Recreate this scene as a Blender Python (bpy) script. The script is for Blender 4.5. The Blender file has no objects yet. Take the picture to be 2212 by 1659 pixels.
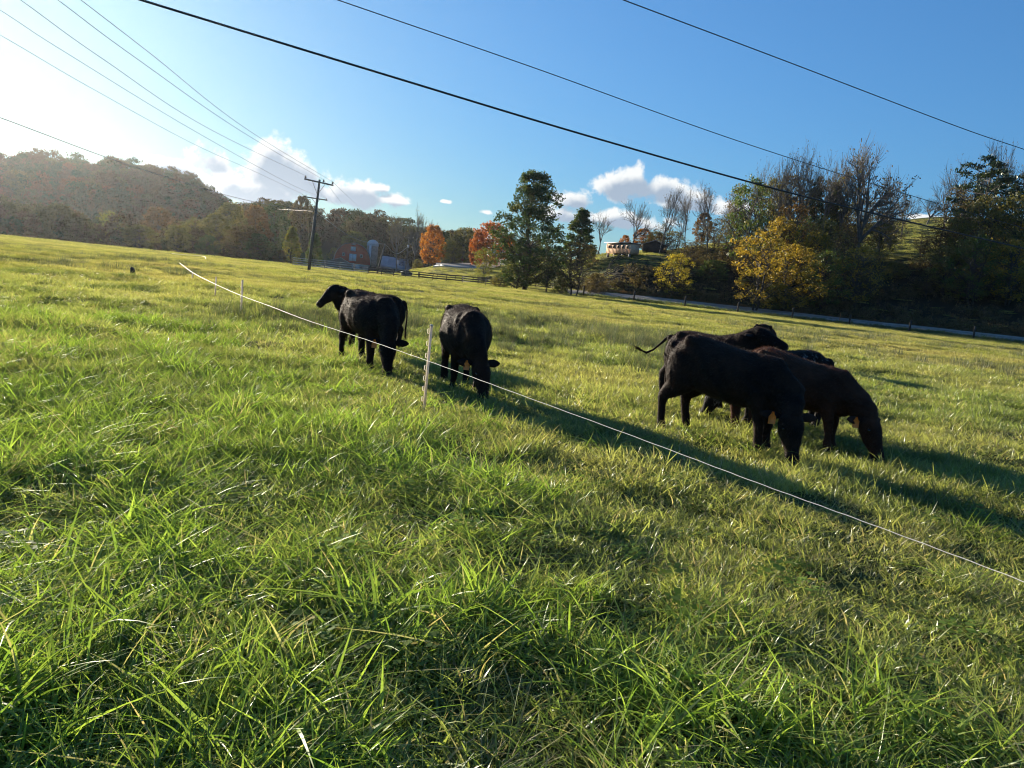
import bpy, math, random
import numpy as np
from mathutils import Vector, Matrix
R = math.radians
rng = np.random.default_rng(7)
random.seed(7)
sc = bpy.context.scene
COL = sc.collection

# ------------------------------------------------------------------ camera
W0, H0, F0 = 2212.0, 1659.0, 1671.0
PITCH, ROLL, EYE = R(7.67), R(6.0), 1.65
CM = Matrix.Rotation(R(90) - PITCH, 3, 'X') @ Matrix.Rotation(ROLL, 3, 'Z')
cam = bpy.data.cameras.new('camera')
cam.sensor_width = 36.0
cam.lens = 36.0 * F0 / W0
cam.clip_start = 0.05
cam.clip_end = 9000
camo = bpy.data.objects.new('camera', cam)
COL.objects.link(camo)
camo.matrix_world = Matrix.Translation((0, 0, EYE)) @ CM.to_4x4()
sc.camera = camo

def ray(px, py):
    return (CM @ Vector(((px - W0 / 2) / F0, (H0 / 2 - py) / F0, -1.0))).normalized()
def gpx(px, py, z=0.0):
    d = ray(px, py); t = (z - EYE) / d.z
    return Vector((0, 0, EYE)) + d * t
def dpx(px, py, Y):
    d = ray(px, py)
    return Vector((0, 0, EYE)) + d * (Y / d.y)
def hor(px):
    c = 603.0
    return c + math.tan(ROLL) * (px - W0 / 2)
def az_of(px):
    d = ray(px, hor(px)); return math.atan2(d.x, d.y)

HAZE_D, HAZE_G = 0.000045, 0.74
# ------------------------------------------------------------------ light
SUN_DIR = ray(-150, 40)
SUN_EL = math.asin(SUN_DIR.z)
SUN_AZ = math.atan2(SUN_DIR.x, SUN_DIR.y)
sun = bpy.data.lights.new('sun', 'SUN')
sun.energy = 5.0
sun.angle = R(0.5)
sun.color = (1.0, 0.88, 0.70)
suno = bpy.data.objects.new('sun', sun)
COL.objects.link(suno)
suno.rotation_euler = (-Vector(SUN_DIR)).to_track_quat('-Z', 'Y').to_euler()
suno.location = (-60, 60, 40)

world = bpy.data.worlds.new('World')
sc.world = world
world.use_nodes = True
wn = world.node_tree.nodes; wl = world.node_tree.links
wn.clear()
def N(tree, t, **kw):
    n = tree.nodes.new(t)
    for k, v in kw.items():
        setattr(n, k, v)
    return n
def wmath(op, a, b=None, c=None, clamp=False):
    n = wn.new('ShaderNodeMath'); n.operation = op; n.use_clamp = clamp
    for i, v in enumerate((a, b, c)):
        if v is None: continue
        if isinstance(v, (int, float)): n.inputs[i].default_value = v
        else: wl.new(v, n.inputs[i])
    return n.outputs[0]
sky = wn.new('ShaderNodeTexSky')
sky.sky_type = 'NISHITA'; sky.sun_disc = False
sky.sun_elevation = SUN_EL; sky.sun_rotation = SUN_AZ
sky.altitude = 300; sky.air_density = 1.0; sky.dust_density = 1.0; sky.ozone_density = 3.5
tc = wn.new('ShaderNodeTexCoord')
sep = wn.new('ShaderNodeSeparateXYZ'); wl.new(tc.outputs['Generated'], sep.inputs[0])
X, Y, Z = sep.outputs
az = wmath('ARCTAN2', X, Y); el = wmath('ARCSINE', Z)
nz = wn.new('ShaderNodeTexNoise'); nz.inputs['Scale'].default_value = 26; nz.inputs['Detail'].default_value = 11
nz.inputs['Roughness'].default_value = 0.62; nz.inputs['Distortion'].default_value = 0.25
wl.new(tc.outputs['Generated'], nz.inputs['Vector'])
# same noise looked up a little towards the sun, to tell which side of a puff faces it
sh = wn.new('ShaderNodeVectorMath'); sh.operation = 'ADD'
wl.new(tc.outputs['Generated'], sh.inputs[0])
sh.inputs[1].default_value = (-0.010, 0.0, 0.012)
nz2 = wn.new('ShaderNodeTexNoise'); nz2.inputs['Scale'].default_value = 26; nz2.inputs['Detail'].default_value = 4
nz2.inputs['Roughness'].default_value = 0.5; nz2.inputs['Distortion'].default_value = 0.25
wl.new(sh.outputs[0], nz2.inputs['Vector'])
# each cloud: pixel centre, half width, half height
CL = [(358, 364, 92, 28), (462, 350, 60, 40), (575, 366, 86, 58), (645, 396, 80, 54), (560, 420, 150, 46), (740, 424, 110, 40), (838, 434, 44, 14),
      (820, 407, 24, 13), (1345, 408, 76, 40), (1420, 412, 80, 38), (1245, 434, 46, 34), (1480, 436, 90, 28), (1330, 476, 110, 24),
      (1585, 452, 60, 20), (1060, 520, 30, 16), (1230, 468, 60, 24), (1050, 459, 22, 9), (962, 436, 14, 6),
      (1995, 470, 60, 12)]
env = None; envs = None
for (cx, cy, hw, hh) in CL:
    d = ray(cx, cy); a0 = math.atan2(d.x, d.y); e0 = math.asin(d.z)
    cs = math.cos(a0)
    hwr = hw / F0 * cs * cs * 1.0; hhr = hh / F0 * cs
    def ell(da, de):
        u = wmath('MULTIPLY', wmath('SUBTRACT', az, a0 + da), 1 / hwr)
        v = wmath('MULTIPLY', wmath('SUBTRACT', el, e0 + de), 1 / hhr)
        # flatter below
        v = wmath('ADD', v, wmath('MULTIPLY', wmath('MINIMUM', v, 0.0), 0.5))
        return wmath('SUBTRACT', 1.0, wmath('SQRT', wmath('ADD', wmath('MULTIPLY', u, u), wmath('MULTIPLY', v, v))))
    e1 = ell(0, 0)
    env = e1 if env is None else wmath('SMOOTH_MAX', env, e1, 0.25)
    if hw > 20:
        e2 = ell(0.006, -0.007)
        envs = e2 if envs is None else wmath('SMOOTH_MAX', envs, e2, 0.25)
nn = wmath('SUBTRACT', nz.outputs[0], 0.5)
dens = wmath('ADD', wmath('ADD', env, 0.05), wmath('MULTIPLY', nn, 3.0))
mr = wn.new('ShaderNodeMapRange'); mr.interpolation_type = 'SMOOTHSTEP'
mr.inputs[1].default_value = 0.0; mr.inputs[2].default_value = 0.50
wl.new(dens, mr.inputs[0])
nn2 = wmath('SUBTRACT', nz2.outputs[0], 0.5)
dens2 = wmath('ADD', envs, wmath('MULTIPLY', nn2, 1.5))
mr2 = wn.new('ShaderNodeMapRange'); mr2.interpolation_type = 'SMOOTHSTEP'
mr2.inputs[1].default_value = 0.02; mr2.inputs[2].default_value = 0.62
wl.new(dens2, mr2.inputs[0])
cc = wn.new('ShaderNodeMix'); cc.data_type = 'RGBA'
cc.inputs[6].default_value = (4.4, 4.5, 4.5, 1)
cc.inputs[7].default_value = (1.75, 2.2, 2.8, 1)
wl.new(mr2.outputs[0], cc.inputs[0])
gm = wn.new('ShaderNodeMix'); gm.data_type = 'RGBA'
tint = wn.new('ShaderNodeMix'); tint.data_type = 'RGBA'; tint.blend_type = 'MULTIPLY'; tint.inputs[0].default_value = 1
tint.inputs[7].default_value = (0.60, 0.96, 1.20, 1)
wl.new(sky.outputs[0], tint.inputs[6])
# the sky round the sun is kept within what a phone's sensor holds: soft shoulder on luminance, hue kept
lum = wn.new('ShaderNodeRGBToBW'); wl.new(tint.outputs[2], lum.inputs[0])
shd = wmath('DIVIDE', 1.0, wmath('ADD', 1.0, wmath('DIVIDE', lum.outputs[0], 4.8)))
scl_ = wn.new('ShaderNodeVectorMath'); scl_.operation = 'SCALE'; wl.new(tint.outputs[2], scl_.inputs[0]); wl.new(shd, scl_.inputs['Scale'])
wl.new(mr.outputs[0], gm.inputs[0]); wl.new(scl_.outputs[0], gm.inputs[6]); wl.new(cc.outputs[2], gm.inputs[7])
bg = wn.new('ShaderNodeBackground'); bg.inputs['Strength'].default_value = 0.090
wl.new(gm.outputs[2], bg.inputs['Color'])
wo = wn.new('ShaderNodeOutputWorld'); wl.new(bg.outputs[0], wo.inputs['Surface'])

sc.view_settings.view_transform = 'Standard'
sc.view_settings.look = 'None'
sc.view_settings.gamma = 1
sc.view_settings.exposure = 1.3
cy_ = sc.cycles
cy_.max_bounces = 6; cy_.diffuse_bounces = 3; cy_.glossy_bounces = 2; cy_.transmission_bounces = 4
cy_.transparent_max_bounces = 8; cy_.volume_bounces = 0
cy_.use_adaptive_sampling = True; cy_.adaptive_threshold = 0.018
cy_.use_denoising = True; cy_.denoiser = 'OPENIMAGEDENOISE'; cy_.denoising_input_passes = 'RGB_ALBEDO_NORMAL'; cy_.denoising_prefilter = 'ACCURATE'
cy_.pixel_filter_type = 'BLACKMAN_HARRIS'; cy_.filter_width = 1.1
cy_.sample_clamp_indirect = 6
cy_.caustics_reflective = False; cy_.caustics_refractive = False

# ------------------------------------------------------------------ noise + mesh helpers
def _hash(ix, iy, s):
    h = (ix * 374761393 + iy * 668265263 + s * 1442695041) & 0xFFFFFFFF
    h = ((h ^ (h >> 13)) * 1274126177) & 0xFFFFFFFF
    return ((h ^ (h >> 16)) & 0xFFFF) / 65535.0
def vnoise(x, y, s=0):
    x = np.asarray(x, float); y = np.asarray(y, float)
    ix = np.floor(x).astype(np.int64); iy = np.floor(y).astype(np.int64)
    fx = x - ix; fy = y - iy
    fx = fx * fx * (3 - 2 * fx); fy = fy * fy * (3 - 2 * fy)
    a = _hash(ix, iy, s); b = _hash(ix + 1, iy, s); c = _hash(ix, iy + 1, s); d = _hash(ix + 1, iy + 1, s)
    return (a * (1 - fx) + b * fx) * (1 - fy) + (c * (1 - fx) + d * fx) * fy
def fbm(x, y, s=0, o=3):
    v = 0; a = 0.5; t = 0
    for i in range(o):
        v = v + a * vnoise(np.asarray(x) * 2 ** i, np.asarray(y) * 2 ** i, s + i * 17); t += a; a *= 0.5
    return v / t
def sstep(a, b, x):
    t = np.clip((x - a) / (b - a), 0, 1); return t * t * (3 - 2 * t)

def mesh(name, V, quads=None, tris=None, col=None, mats=(), mi=None, smooth=False):
    V = np.asarray(V, np.float32).reshape(-1, 3)
    me = bpy.data.meshes.new(name)
    nq = 0 if quads is None else len(quads); nt = 0 if tris is None else len(tris)
    parts = []
    if nq: parts.append(np.asarray(quads, np.int32).ravel())
    if nt: parts.append(np.asarray(tris, np.int32).ravel())
    L = np.concatenate(parts)
    me.vertices.add(len(V)); me.vertices.foreach_set('co', V.ravel())
    me.loops.add(len(L)); me.loops.foreach_set('vertex_index', L)
    me.polygons.add(nq + nt)
    st = np.concatenate([np.arange(nq) * 4, nq * 4 + np.arange(nt) * 3]).astype(np.int32)
    me.polygons.foreach_set('loop_start', st)
    try:
        me.polygons.foreach_set('loop_total', np.concatenate([np.full(nq, 4), np.full(nt, 3)]).astype(np.int32))
    except Exception:
        pass
    for m in mats: me.materials.append(m)
    if mi is not None: me.polygons.foreach_set('material_index', np.asarray(mi, np.int32))
    if smooth: me.polygons.foreach_set('use_smooth', np.ones(nq + nt, bool))
    me.update(calc_edges=True)
    if col is not None:
        a = me.color_attributes.new('Col', 'FLOAT_COLOR', 'POINT')
        c = np.ones((len(V), 4), np.float32); c[:, :col.shape[1]] = col
        a.data.foreach_set('color', c.ravel())
    return me
class MB:
    """collects pieces of one mesh"""
    def __init__(s): s.V = []; s.Q = []; s.T = []; s.n = 0; s.mq = []; s.mt = []
    def add(s, V, quads=None, tris=None, m=0):
        V = np.asarray(V, float).reshape(-1, 3)
        if quads is not None and len(quads):
            q = np.asarray(quads, int) + s.n; s.Q.append(q); s.mq += [m] * len(q)
        if tris is not None and len(tris):
            t = np.asarray(tris, int) + s.n; s.T.append(t); s.mt += [m] * len(t)
        s.V.append(V); s.n += len(V)
    def box(s, c, d, rz=0, m=0, ry=0, bev=0.0):
        c = np.array(c, float); hx, hy, hz = np.array(d, float) / 2
        P = np.array([[i, j, k] for k in (-1, 1) for j in (-1, 1) for i in (-1, 1)], float) * (hx, hy, hz)
        if ry:
            co, si = math.cos(ry), math.sin(ry); x = P[:, 0] * co + P[:, 2] * si; z = -P[:, 0] * si + P[:, 2] * co; P[:, 0] = x; P[:, 2] = z
        co, si = math.cos(rz), math.sin(rz)
        x = P[:, 0] * co - P[:, 1] * si; y = P[:, 0] * si + P[:, 1] * co; P[:, 0] = x; P[:, 1] = y
        s.add(P + c, [(0, 2, 3, 1), (4, 5, 7, 6), (0, 1, 5, 4), (2, 6, 7, 3), (0, 4, 6, 2), (1, 3, 7, 5)], m=m)
    def beam(s, a, b, w, h=None, m=0):
        """rectangular bar from a to b"""
        h = h or w
        a = Vector(a); b = Vector(b); t = (b - a).normalized()
        side = t.cross(Vector((0, 0, 1)))
        if side.length < 1e-3: side = Vector((1, 0, 0))
        side.normalize(); up = side.cross(t)
        P = []
        for p in (a, b):
            for i, j in ((-1, -1), (1, -1), (1, 1), (-1, 1)):
                P.append(p + side * (i * w / 2) + up * (j * h / 2))
        s.add(P, [(0, 1, 2, 3), (7, 6, 5, 4), (0, 4, 5, 1), (1, 5, 6, 2), (2, 6, 7, 3), (3, 7, 4, 0)], m=m)
    def tube(s, pts, rad, n=8, m=0, cap=True):
        pts = np.asarray(pts, float); k = len(pts)
        rad = np.broadcast_to(np.asarray(rad, float), (k,))
        t = np.gradient(pts, axis=0); t /= np.linalg.norm(t, axis=1)[:, None] + 1e-9
        ref = np.where(np.abs(t[:, 2:3]) > 0.9, np.array([[1., 0, 0]]), np.array([[0, 0, 1.]]))
        if np.mean(np.abs(t[:, 2])) > 0.6: ref = np.tile([[1., 0.01, 0]], (k, 1))
        else: ref = np.tile([[0, 0.01, 1.]], (k, 1))
        a = np.cross(t, ref); a /= np.linalg.norm(a, axis=1)[:, None] + 1e-9
        b = np.cross(t, a)
        th = np.arange(n) / n * 2 * np.pi
        V = pts[:, None] + rad[:, None, None] * (np.cos(th)[None, :, None] * a[:, None] + np.sin(th)[None, :, None] * b[:, None])
        i = np.arange(k - 1)[:, None] * n; j = np.arange(n)[None]; j2 = (j + 1) % n
        q = np.stack([i + j, i + j2, i + n + j2, i + n + j], -1).reshape(-1, 4)
        V = V.reshape(-1, 3); T = None
        if cap:
            V = np.vstack([V, pts[0], pts[-1]]); c0 = k * n; jj = np.arange(n); jn = (jj + 1) % n
            T = np.vstack([np.stack([np.full(n, c0), jn, jj], -1), np.stack([np.full(n, c0 + 1), (k - 1) * n + jj, (k - 1) * n + jn], -1)])
        s.add(V, q, T, m)
    def prism(s, poly, y0, y1, m=0):
        """poly in (x, z), extruded along y; poly counter-clockwise seen from -y; fan-capped (star-shaped about centroid)"""
        p = np.array(poly, float); n = len(p); c = p.mean(0)
        V = np.vstack([np.c_[p[:, 0], np.full(n, y0), p[:, 1]], np.c_[p[:, 0], np.full(n, y1), p[:, 1]], [[c[0], y0, c[1]], [c[0], y1, c[1]]]])
        i = np.arange(n); j = (i + 1) % n
        q = np.stack([i, i + n, j + n, j], -1)
        T = np.vstack([np.stack([np.full(n, 2 * n), i, j], -1), np.stack([np.full(n, 2 * n + 1), j + n, i + n], -1)])
        s.add(V, q, T, m)
    def me(s, name, mats, smooth=False):
        Q = np.vstack(s.Q) if s.Q else None; T = np.vstack(s.T) if s.T else None
        return mesh(name, np.vstack(s.V), Q, T, mats=mats, mi=s.mq + s.mt, smooth=smooth)
def obj(name, me, parent=None, loc=None, rz=None):
    o = bpy.data.objects.new(name, me); COL.objects.link(o)
    if parent is not None: o.parent = parent
    if loc is not None: o.location = loc
    if rz is not None: o.rotation_euler = (0, 0, rz)
    return o
def tag(o, label=None, cat=None, group=None, kind=None):
    if label: o['label'] = label
    if cat: o['category'] = cat
    if group: o['group'] = group
    if kind: o['kind'] = kind
    return o
def thing(name, label, cat, loc=(0, 0, 0), rz=0, group=None):
    o = bpy.data.objects.new(name, None); COL.objects.link(o)
    o.empty_display_size = 0.2
    o.location = loc; o.rotation_euler = (0, 0, rz)
    return tag(o, label, cat, group)

# ------------------------------------------------------------------ materials
def mat(name, col, rough=0.8, spec=0.3, metal=0.0, noise=None, bump=0.0, bscale=30, sheen=0):
    """noise = (scale, other colour[, detail]) mixes a second tone in by noise"""
    m = bpy.data.materials.new(name); m.use_nodes = True
    nt = m.node_tree; b = nt.nodes['Principled BSDF']
    b.inputs['Base Color'].default_value = (*col, 1); b.inputs['Roughness'].default_value = rough
    b.inputs['Metallic'].default_value = metal; b.inputs['Specular IOR Level'].default_value = spec
    if sheen: b.inputs['Sheen Weight'].default_value = sheen
    if noise or bump:
        tcn = nt.nodes.new('ShaderNodeTexCoord')
    if noise:
        n = nt.nodes.new('ShaderNodeTexNoise'); n.inputs['Scale'].default_value = noise[0]; n.inputs['Detail'].default_value = noise[2] if len(noise) > 2 else 6
        nt.links.new(tcn.outputs['Object'], n.inputs['Vector'])
        r = nt.nodes.new('ShaderNodeMapRange'); r.inputs[1].default_value = 0.38; r.inputs[2].default_value = 0.64
        nt.links.new(n.outputs[0], r.inputs[0])
        mx = nt.nodes.new('ShaderNodeMix'); mx.data_type = 'RGBA'
        mx.inputs[6].default_value = (*col, 1); mx.inputs[7].default_value = (*noise[1], 1)
        nt.links.new(r.outputs[0], mx.inputs[0]); nt.links.new(mx.outputs[2], b.inputs['Base Color'])
    if bump:
        n = nt.nodes.new('ShaderNodeTexNoise'); n.inputs['Scale'].default_value = bscale; n.inputs['Detail'].default_value = 6
        nt.links.new(tcn.outputs['Object'], n.inputs['Vector'])
        bp = nt.nodes.new('ShaderNodeBump'); bp.inputs['Strength'].default_value = bump; bp.inputs['Distance'].default_value = 0.05
        nt.links.new(n.outputs[0], bp.inputs['Height']); nt.links.new(bp.outputs[0], b.inputs['Normal'])
    return m

def leafmat(name, c1, c2, c3=None, trans=0.45, gloss=0.06, grough=0.35, zone=None, zone_scale=0.12, inst=False, tmul=(1.5, 1.55, 0.9), zone2=None):
    """leaf / blade material: colour varies per leaf (Col.r), per clump (Col.g); light passes through"""
    m = bpy.data.materials.new(name); m.use_nodes = True
    nt = m.node_tree; nt.nodes.clear()
    ln = nt.links.new
    at = nt.nodes.new('ShaderNodeVertexColor'); at.layer_name = 'Col'
    sp = nt.nodes.new('ShaderNodeSeparateColor'); ln(at.outputs[0], sp.inputs[0])
    a = nt.nodes.new('ShaderNodeMix'); a.data_type = 'RGBA'
    a.inputs[6].default_value = (*c1, 1); a.inputs[7].default_value = (*c2, 1)
    ln(sp.outputs[0], a.inputs[0]); out = a.outputs[2]
    if c3:
        r = nt.nodes.new('ShaderNodeMapRange'); r.inputs[1].default_value = 0.55; r.inputs[2].default_value = 0.9
        ln(sp.outputs[1], r.inputs[0])
        b = nt.nodes.new('ShaderNodeMix'); b.data_type = 'RGBA'; ln(r.outputs[0], b.inputs[0])
        ln(out, b.inputs[6]); b.inputs[7].default_value = (*c3, 1); out = b.outputs[2]
    if zone:
        g = nt.nodes.new('ShaderNodeNewGeometry')
        n = nt.nodes.new('ShaderNodeTexNoise'); n.inputs['Scale'].default_value = zone_scale; n.inputs['Detail'].default_value = 5
        n.inputs['Roughness'].default_value = 0.65
        ln(g.outputs['Position'], n.inputs['Vector'])
        r = nt.nodes.new('ShaderNodeMapRange'); r.inputs[1].default_value = 0.42; r.inputs[2].default_value = 0.66; r.inputs[4].default_value = 0.8
        ln(n.outputs[0], r.inputs[0])
        b = nt.nodes.new('ShaderNodeMix'); b.data_type = 'RGBA'; ln(r.outputs[0], b.inputs[0])
        ln(out, b.inputs[6]); b.inputs[7].default_value = (*zone, 1); out = b.outputs[2]
    if zone2:
        g = nt.nodes.new('ShaderNodeNewGeometry')
        n = nt.nodes.new('ShaderNodeTexNoise'); n.inputs['Scale'].default_value = zone2[3]; n.inputs['Detail'].default_value = 4
        n.inputs['Roughness'].default_value = 0.6
        ln(g.outputs['Position'], n.inputs['Vector'])
        r = nt.nodes.new('ShaderNodeMapRange'); r.inputs[1].default_value = 0.50; r.inputs[2].default_value = 0.64; r.inputs[4].default_value = 0.85
        ln(n.outputs[0], r.inputs[0])
        b = nt.nodes.new('ShaderNodeMix'); b.data_type = 'RGBA'; ln(r.outputs[0], b.inputs[0])
        ln(out, b.inputs[6]); b.inputs[7].default_value = (*zone2[:3], 1); out = b.outputs[2]
    if inst:
        oi = nt.nodes.new('ShaderNodeObjectInfo')
        r = nt.nodes.new('ShaderNodeMapRange'); r.inputs[3].default_value = 0.7; r.inputs[4].default_value = 1.25
        ln(oi.outputs['Random'], r.inputs[0])
        b = nt.nodes.new('ShaderNodeMix'); b.data_type = 'RGBA'; b.blend_type = 'MULTIPLY'; b.inputs[0].default_value = 1
        ln(out, b.inputs[6]); ln(r.outputs[0], b.inputs[7]); out = b.outputs[2]
    d = nt.nodes.new('ShaderNodeBsdfDiffuse'); t = nt.nodes.new('ShaderNodeBsdfTranslucent')
    ln(out, d.inputs[0])
    br = nt.nodes.new('ShaderNodeMix'); br.data_type = 'RGBA'; br.blend_type = 'MULTIPLY'; br.inputs[0].default_value = 1
    ln(out, br.inputs[6]); br.inputs[7].default_value = (*tmul, 1); ln(br.outputs[2], t.inputs[0])
    mx = nt.nodes.new('ShaderNodeMixShader'); mx.inputs[0].default_value = trans
    ln(d.outputs[0], mx.inputs[1]); ln(t.outputs[0], mx.inputs[2])
    gl = nt.nodes.new('ShaderNodeBsdfGlossy'); gl.inputs['Roughness'].default_value = grough
    gl.inputs['Color'].default_value = (0.9, 0.95, 0.9, 1)
    m2 = nt.nodes.new('ShaderNodeMixShader'); m2.inputs[0].default_value = gloss
    ln(mx.outputs[0], m2.inputs[1]); ln(gl.outputs[0], m2.inputs[2])
    o = nt.nodes.new('ShaderNodeOutputMaterial'); ln(m2.outputs[0], o.inputs[0])
    return m

# ------------------------------------------------------------------ terrain
RG = [0, 112, 126, 136, 140, 150, 165, 180, 200, 230, 260, 330, 400, 450, 520, 600, 700, 900, 4000]
TC = {  # pixel column: height at each range above
    -1400: [0, 0, 0, 0, 0, 0, -.3, -.6, -.8, -1, -1, 0, 8, 18, 30, 36, 38, 38, 30],
    0:    [0, 0, 0, 0, 0, 0, -.3, -.6, -.8, -1, -1, -1, 6, 15, 26, 30, 32, 32, 26],
    200:  [0, 0, 0, 0, 0, 0, -.3, -.6, -.8, -1, -1, -1, 7, 17, 31, 37, 38, 38, 26],
    300:  [0, 0, 0, 0, 0, 0, -.3, -.6, -.8, -1, -1, -1, 7, 17, 32, 38, 39, 38, 24],
    400:  [0, 0, 0, 0, 0, 0, -.3, -.6, -.8, -1, -1, -1, 6, 14, 29, 34, 34, 32, 20],
    460:  [0, 0, 0, 0, 0, 0, -.3, -.6, -.8, -1, -1, -1, 6, 11, 21, 25, 25, 24, 18],
    505:  [0, 0, 0, 0, 0, 0, -.3, -.6, -.8, -1, -1, -1, 5, 8, 12, 13, 13, 13, 12],
    560:  [0, 0, 0, 0, 0, 0, -.3, -.6, -.8, -1, -1, -1, 8, 14, 17, 17, 17, 17, 12],
    850:  [0, 0, 0, 0, 0, 0, -.2, -.5, -.8, -1, -1, -1, 6, 12, 14, 14, 14, 14, 10],
    900:  [0, 0, 0, 0, 0, 0, -.1, 0, .6, 1.4, 1.6, 0, 5, 10, 12, 12, 12, 12, 8],
    950:  [0, 0, 0, 0, 0, 0, .2, 1.4, 2.8, 3.2, 3, 3, 5, 9, 10, 10, 10, 10, 8],
    1020: [0, 0, .1, .1, .1, .1, .6, 1.7, 3.1, 3.6, 4, 5, 6, 8, 9, 9, 9, 9, 7],
    1100: [0, 0, .1, .2, .3, .5, .8, 1.6, 3.2, 5.5, 8, 9, 9, 9, 9, 9, 9, 9, 7],
    1200: [0, 0, .1, .4, .5, .8, 1.6, 3.0, 5.0, 8, 9, 9, 9, 9, 9, 9, 9, 9, 7],
    1290: [0, 0, .1, .6, 1.0, 3.0, 7.4, 9.2, 10, 10, 10, 9, 9, 9, 9, 9, 9, 9, 7],
    1335: [0, 0, .1, .6, 1.3, 5.6, 9.0, 10.6, 11, 11, 11, 9, 9, 9, 9, 9, 9, 9, 7],
    1420: [0, 0, .1, .6, 1.4, 6.6, 9.6, 11.4, 12, 12, 12, 11, 9, 9, 9, 9, 9, 9, 7],
    1530: [0, 0, .1, .6, 1.2, 6.0, 10.4, 13, 15.4, 16.5, 16.5, 16, 14, 12, 9, 9, 9, 9, 7],
    1700: [0, 0, .1, .6, 1.0, 4.2, 9.4, 13.5, 17, 22, 26, 29, 28, 26, 20, 9, 9, 9, 7],
    1990: [0, 0, .1, .6, .9, 3.6, 9.0, 14, 18.5, 26, 33, 36, 36, 36, 30, 20, 9, 9, 7],
    2212: [0, 0, .1, .6, .9, 3.8, 9.4, 14.5, 19, 26, 33, 40, 44, 44, 38, 28, 20, 20, 12],
    4200: [0, 0, .1, .6, .9, 3.8, 9.4, 14.5, 19, 26, 33, 40, 44, 44, 38, 28, 20, 20, 12],
}
_tx = sorted(TC); _taz = np.array([az_of(x) for x in _tx]); _tz = np.array([TC[x] for x in _tx], float)
_tz[_taz < az_of(650)] = np.where(_tz[_taz < az_of(650)] > 5, _tz[_taz < az_of(650)] * .92, _tz[_taz < az_of(650)])
def hgt(x, y, micro=True):
    x = np.asarray(x, float); y = np.asarray(y, float)
    r = np.hypot(x, y); a = np.arctan2(x, y)
    ri = np.interp(r, RG, np.arange(len(RG))); ai = np.interp(a, _taz, np.arange(len(_taz)))
    r0 = np.clip(ri.astype(int), 0, len(RG) - 2); a0 = np.clip(ai.astype(int), 0, len(_taz) - 2)
    fr = ri - r0; fa = ai - a0
    z = (_tz[a0, r0] * (1 - fr) + _tz[a0, r0 + 1] * fr) * (1 - fa) + (_tz[a0 + 1, r0] * (1 - fr) + _tz[a0 + 1, r0 + 1] * fr) * fa
    far = sstep(60, 150, r)
    z = z + (fbm(x / 9, y / 9, 3, 3) - 0.5) * (0.16 + 1.2 * sstep(140, 220, r))
    if micro:
        z = z + (vnoise(x / 1.3, y / 1.3, 5) - 0.5) * 0.11 * (1 - far) + (vnoise(x / 2.9, y / 2.9, 8) - 0.5) * 0.24 * sstep(8, 18, r) * (1 - .6 * far) + (vnoise(x / .45, y / .45, 6) - 0.5) * 0.05 * (1 - sstep(20, 60, r))
    return z
def H(x, y): return float(hgt(x, y))
# ground sheet ------------------------------------------------------
rr = [0.0, 0.4]
while rr[-1] < 1500: rr.append(rr[-1] * (1.035 if rr[-1] < 3 else 1.022 if rr[-1] < 260 else 1.05) + (0.02 if rr[-1] < 3 else 0))
rr = np.array(rr)
aa = np.radians(np.concatenate([np.arange(-180, -70, 5.), np.arange(-70, 70, 0.8), np.arange(70, 180, 5.)]))
A_, R_ = np.meshgrid(aa, rr)
gx = R_ * np.sin(A_); gy = R_ * np.cos(A_)
gz = hgt(gx, gy)
nr, na = gx.shape
i = np.arange(nr - 1)[:, None] * na; j = np.arange(na)[None]; j2 = (j + 1) % na
q = np.stack([i + j, i + j2, i + na + j2, i + na + j], -1).reshape(-1, 4)[:, ::-1]
gm_ = bpy.data.materials.new('meadow_soil'); gm_.use_nodes = True
nt = gm_.node_tree; b = nt.nodes['Principled BSDF']; b.inputs['Roughness'].default_value = 0.95; b.inputs['Specular IOR Level'].default_value = 0.1
g = nt.nodes.new('ShaderNodeNewGeometry')
n1 = nt.nodes.new('ShaderNodeTexNoise'); n1.inputs['Scale'].default_value = 0.25; n1.inputs['Detail'].default_value = 10; n1.inputs['Roughness'].default_value = 0.7
n2 = nt.nodes.new('ShaderNodeTexNoise'); n2.inputs['Scale'].default_value = 6; n2.inputs['Detail'].default_value = 8; n2.inputs['Roughness'].default_value = 0.7
nt.links.new(g.outputs['Position'], n1.inputs['Vector']); nt.links.new(g.outputs['Position'], n2.inputs['Vector'])
cr = nt.nodes.new('ShaderNodeValToRGB'); e = cr.color_ramp.elements
e[0].position = 0.35; e[0].color = (0.045, 0.062, 0.016, 1); e[1].position = 0.62; e[1].color = (0.105, 0.115, 0.035, 1)
nt.links.new(n1.outputs[0], cr.inputs[0])
mx = nt.nodes.new('ShaderNodeMix'); mx.data_type = 'RGBA'; mx.blend_type = 'MULTIPLY'; mx.inputs[0].default_value = 1
r = nt.nodes.new('ShaderNodeMapRange'); r.inputs[1].default_value = 0.3; r.inputs[2].default_value = 0.7; r.inputs[3].default_value = 0.45; r.inputs[4].default_value = 1.3
nt.links.new(n2.outputs[0], r.inputs[0]); nt.links.new(cr.outputs[0], mx.inputs[6]); nt.links.new(r.outputs[0], mx.inputs[7])
at = nt.nodes.new('ShaderNodeVertexColor'); at.layer_name = 'Col'
sp = nt.nodes.new('ShaderNodeSeparateColor'); nt.links.new(at.outputs[0], sp.inputs[0])
lit = nt.nodes.new('ShaderNodeMix'); lit.data_type = 'RGBA'; lit.inputs[7].default_value = (0.034, 0.026, 0.016, 1)   # leaf litter on the wooded bank, darkened to paint in the bank's shade
nt.links.new(sp.outputs[0], lit.inputs[0]); nt.links.new(mx.outputs[2], lit.inputs[6]); nt.links.new(lit.outputs[2], b.inputs['Base Color'])
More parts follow.
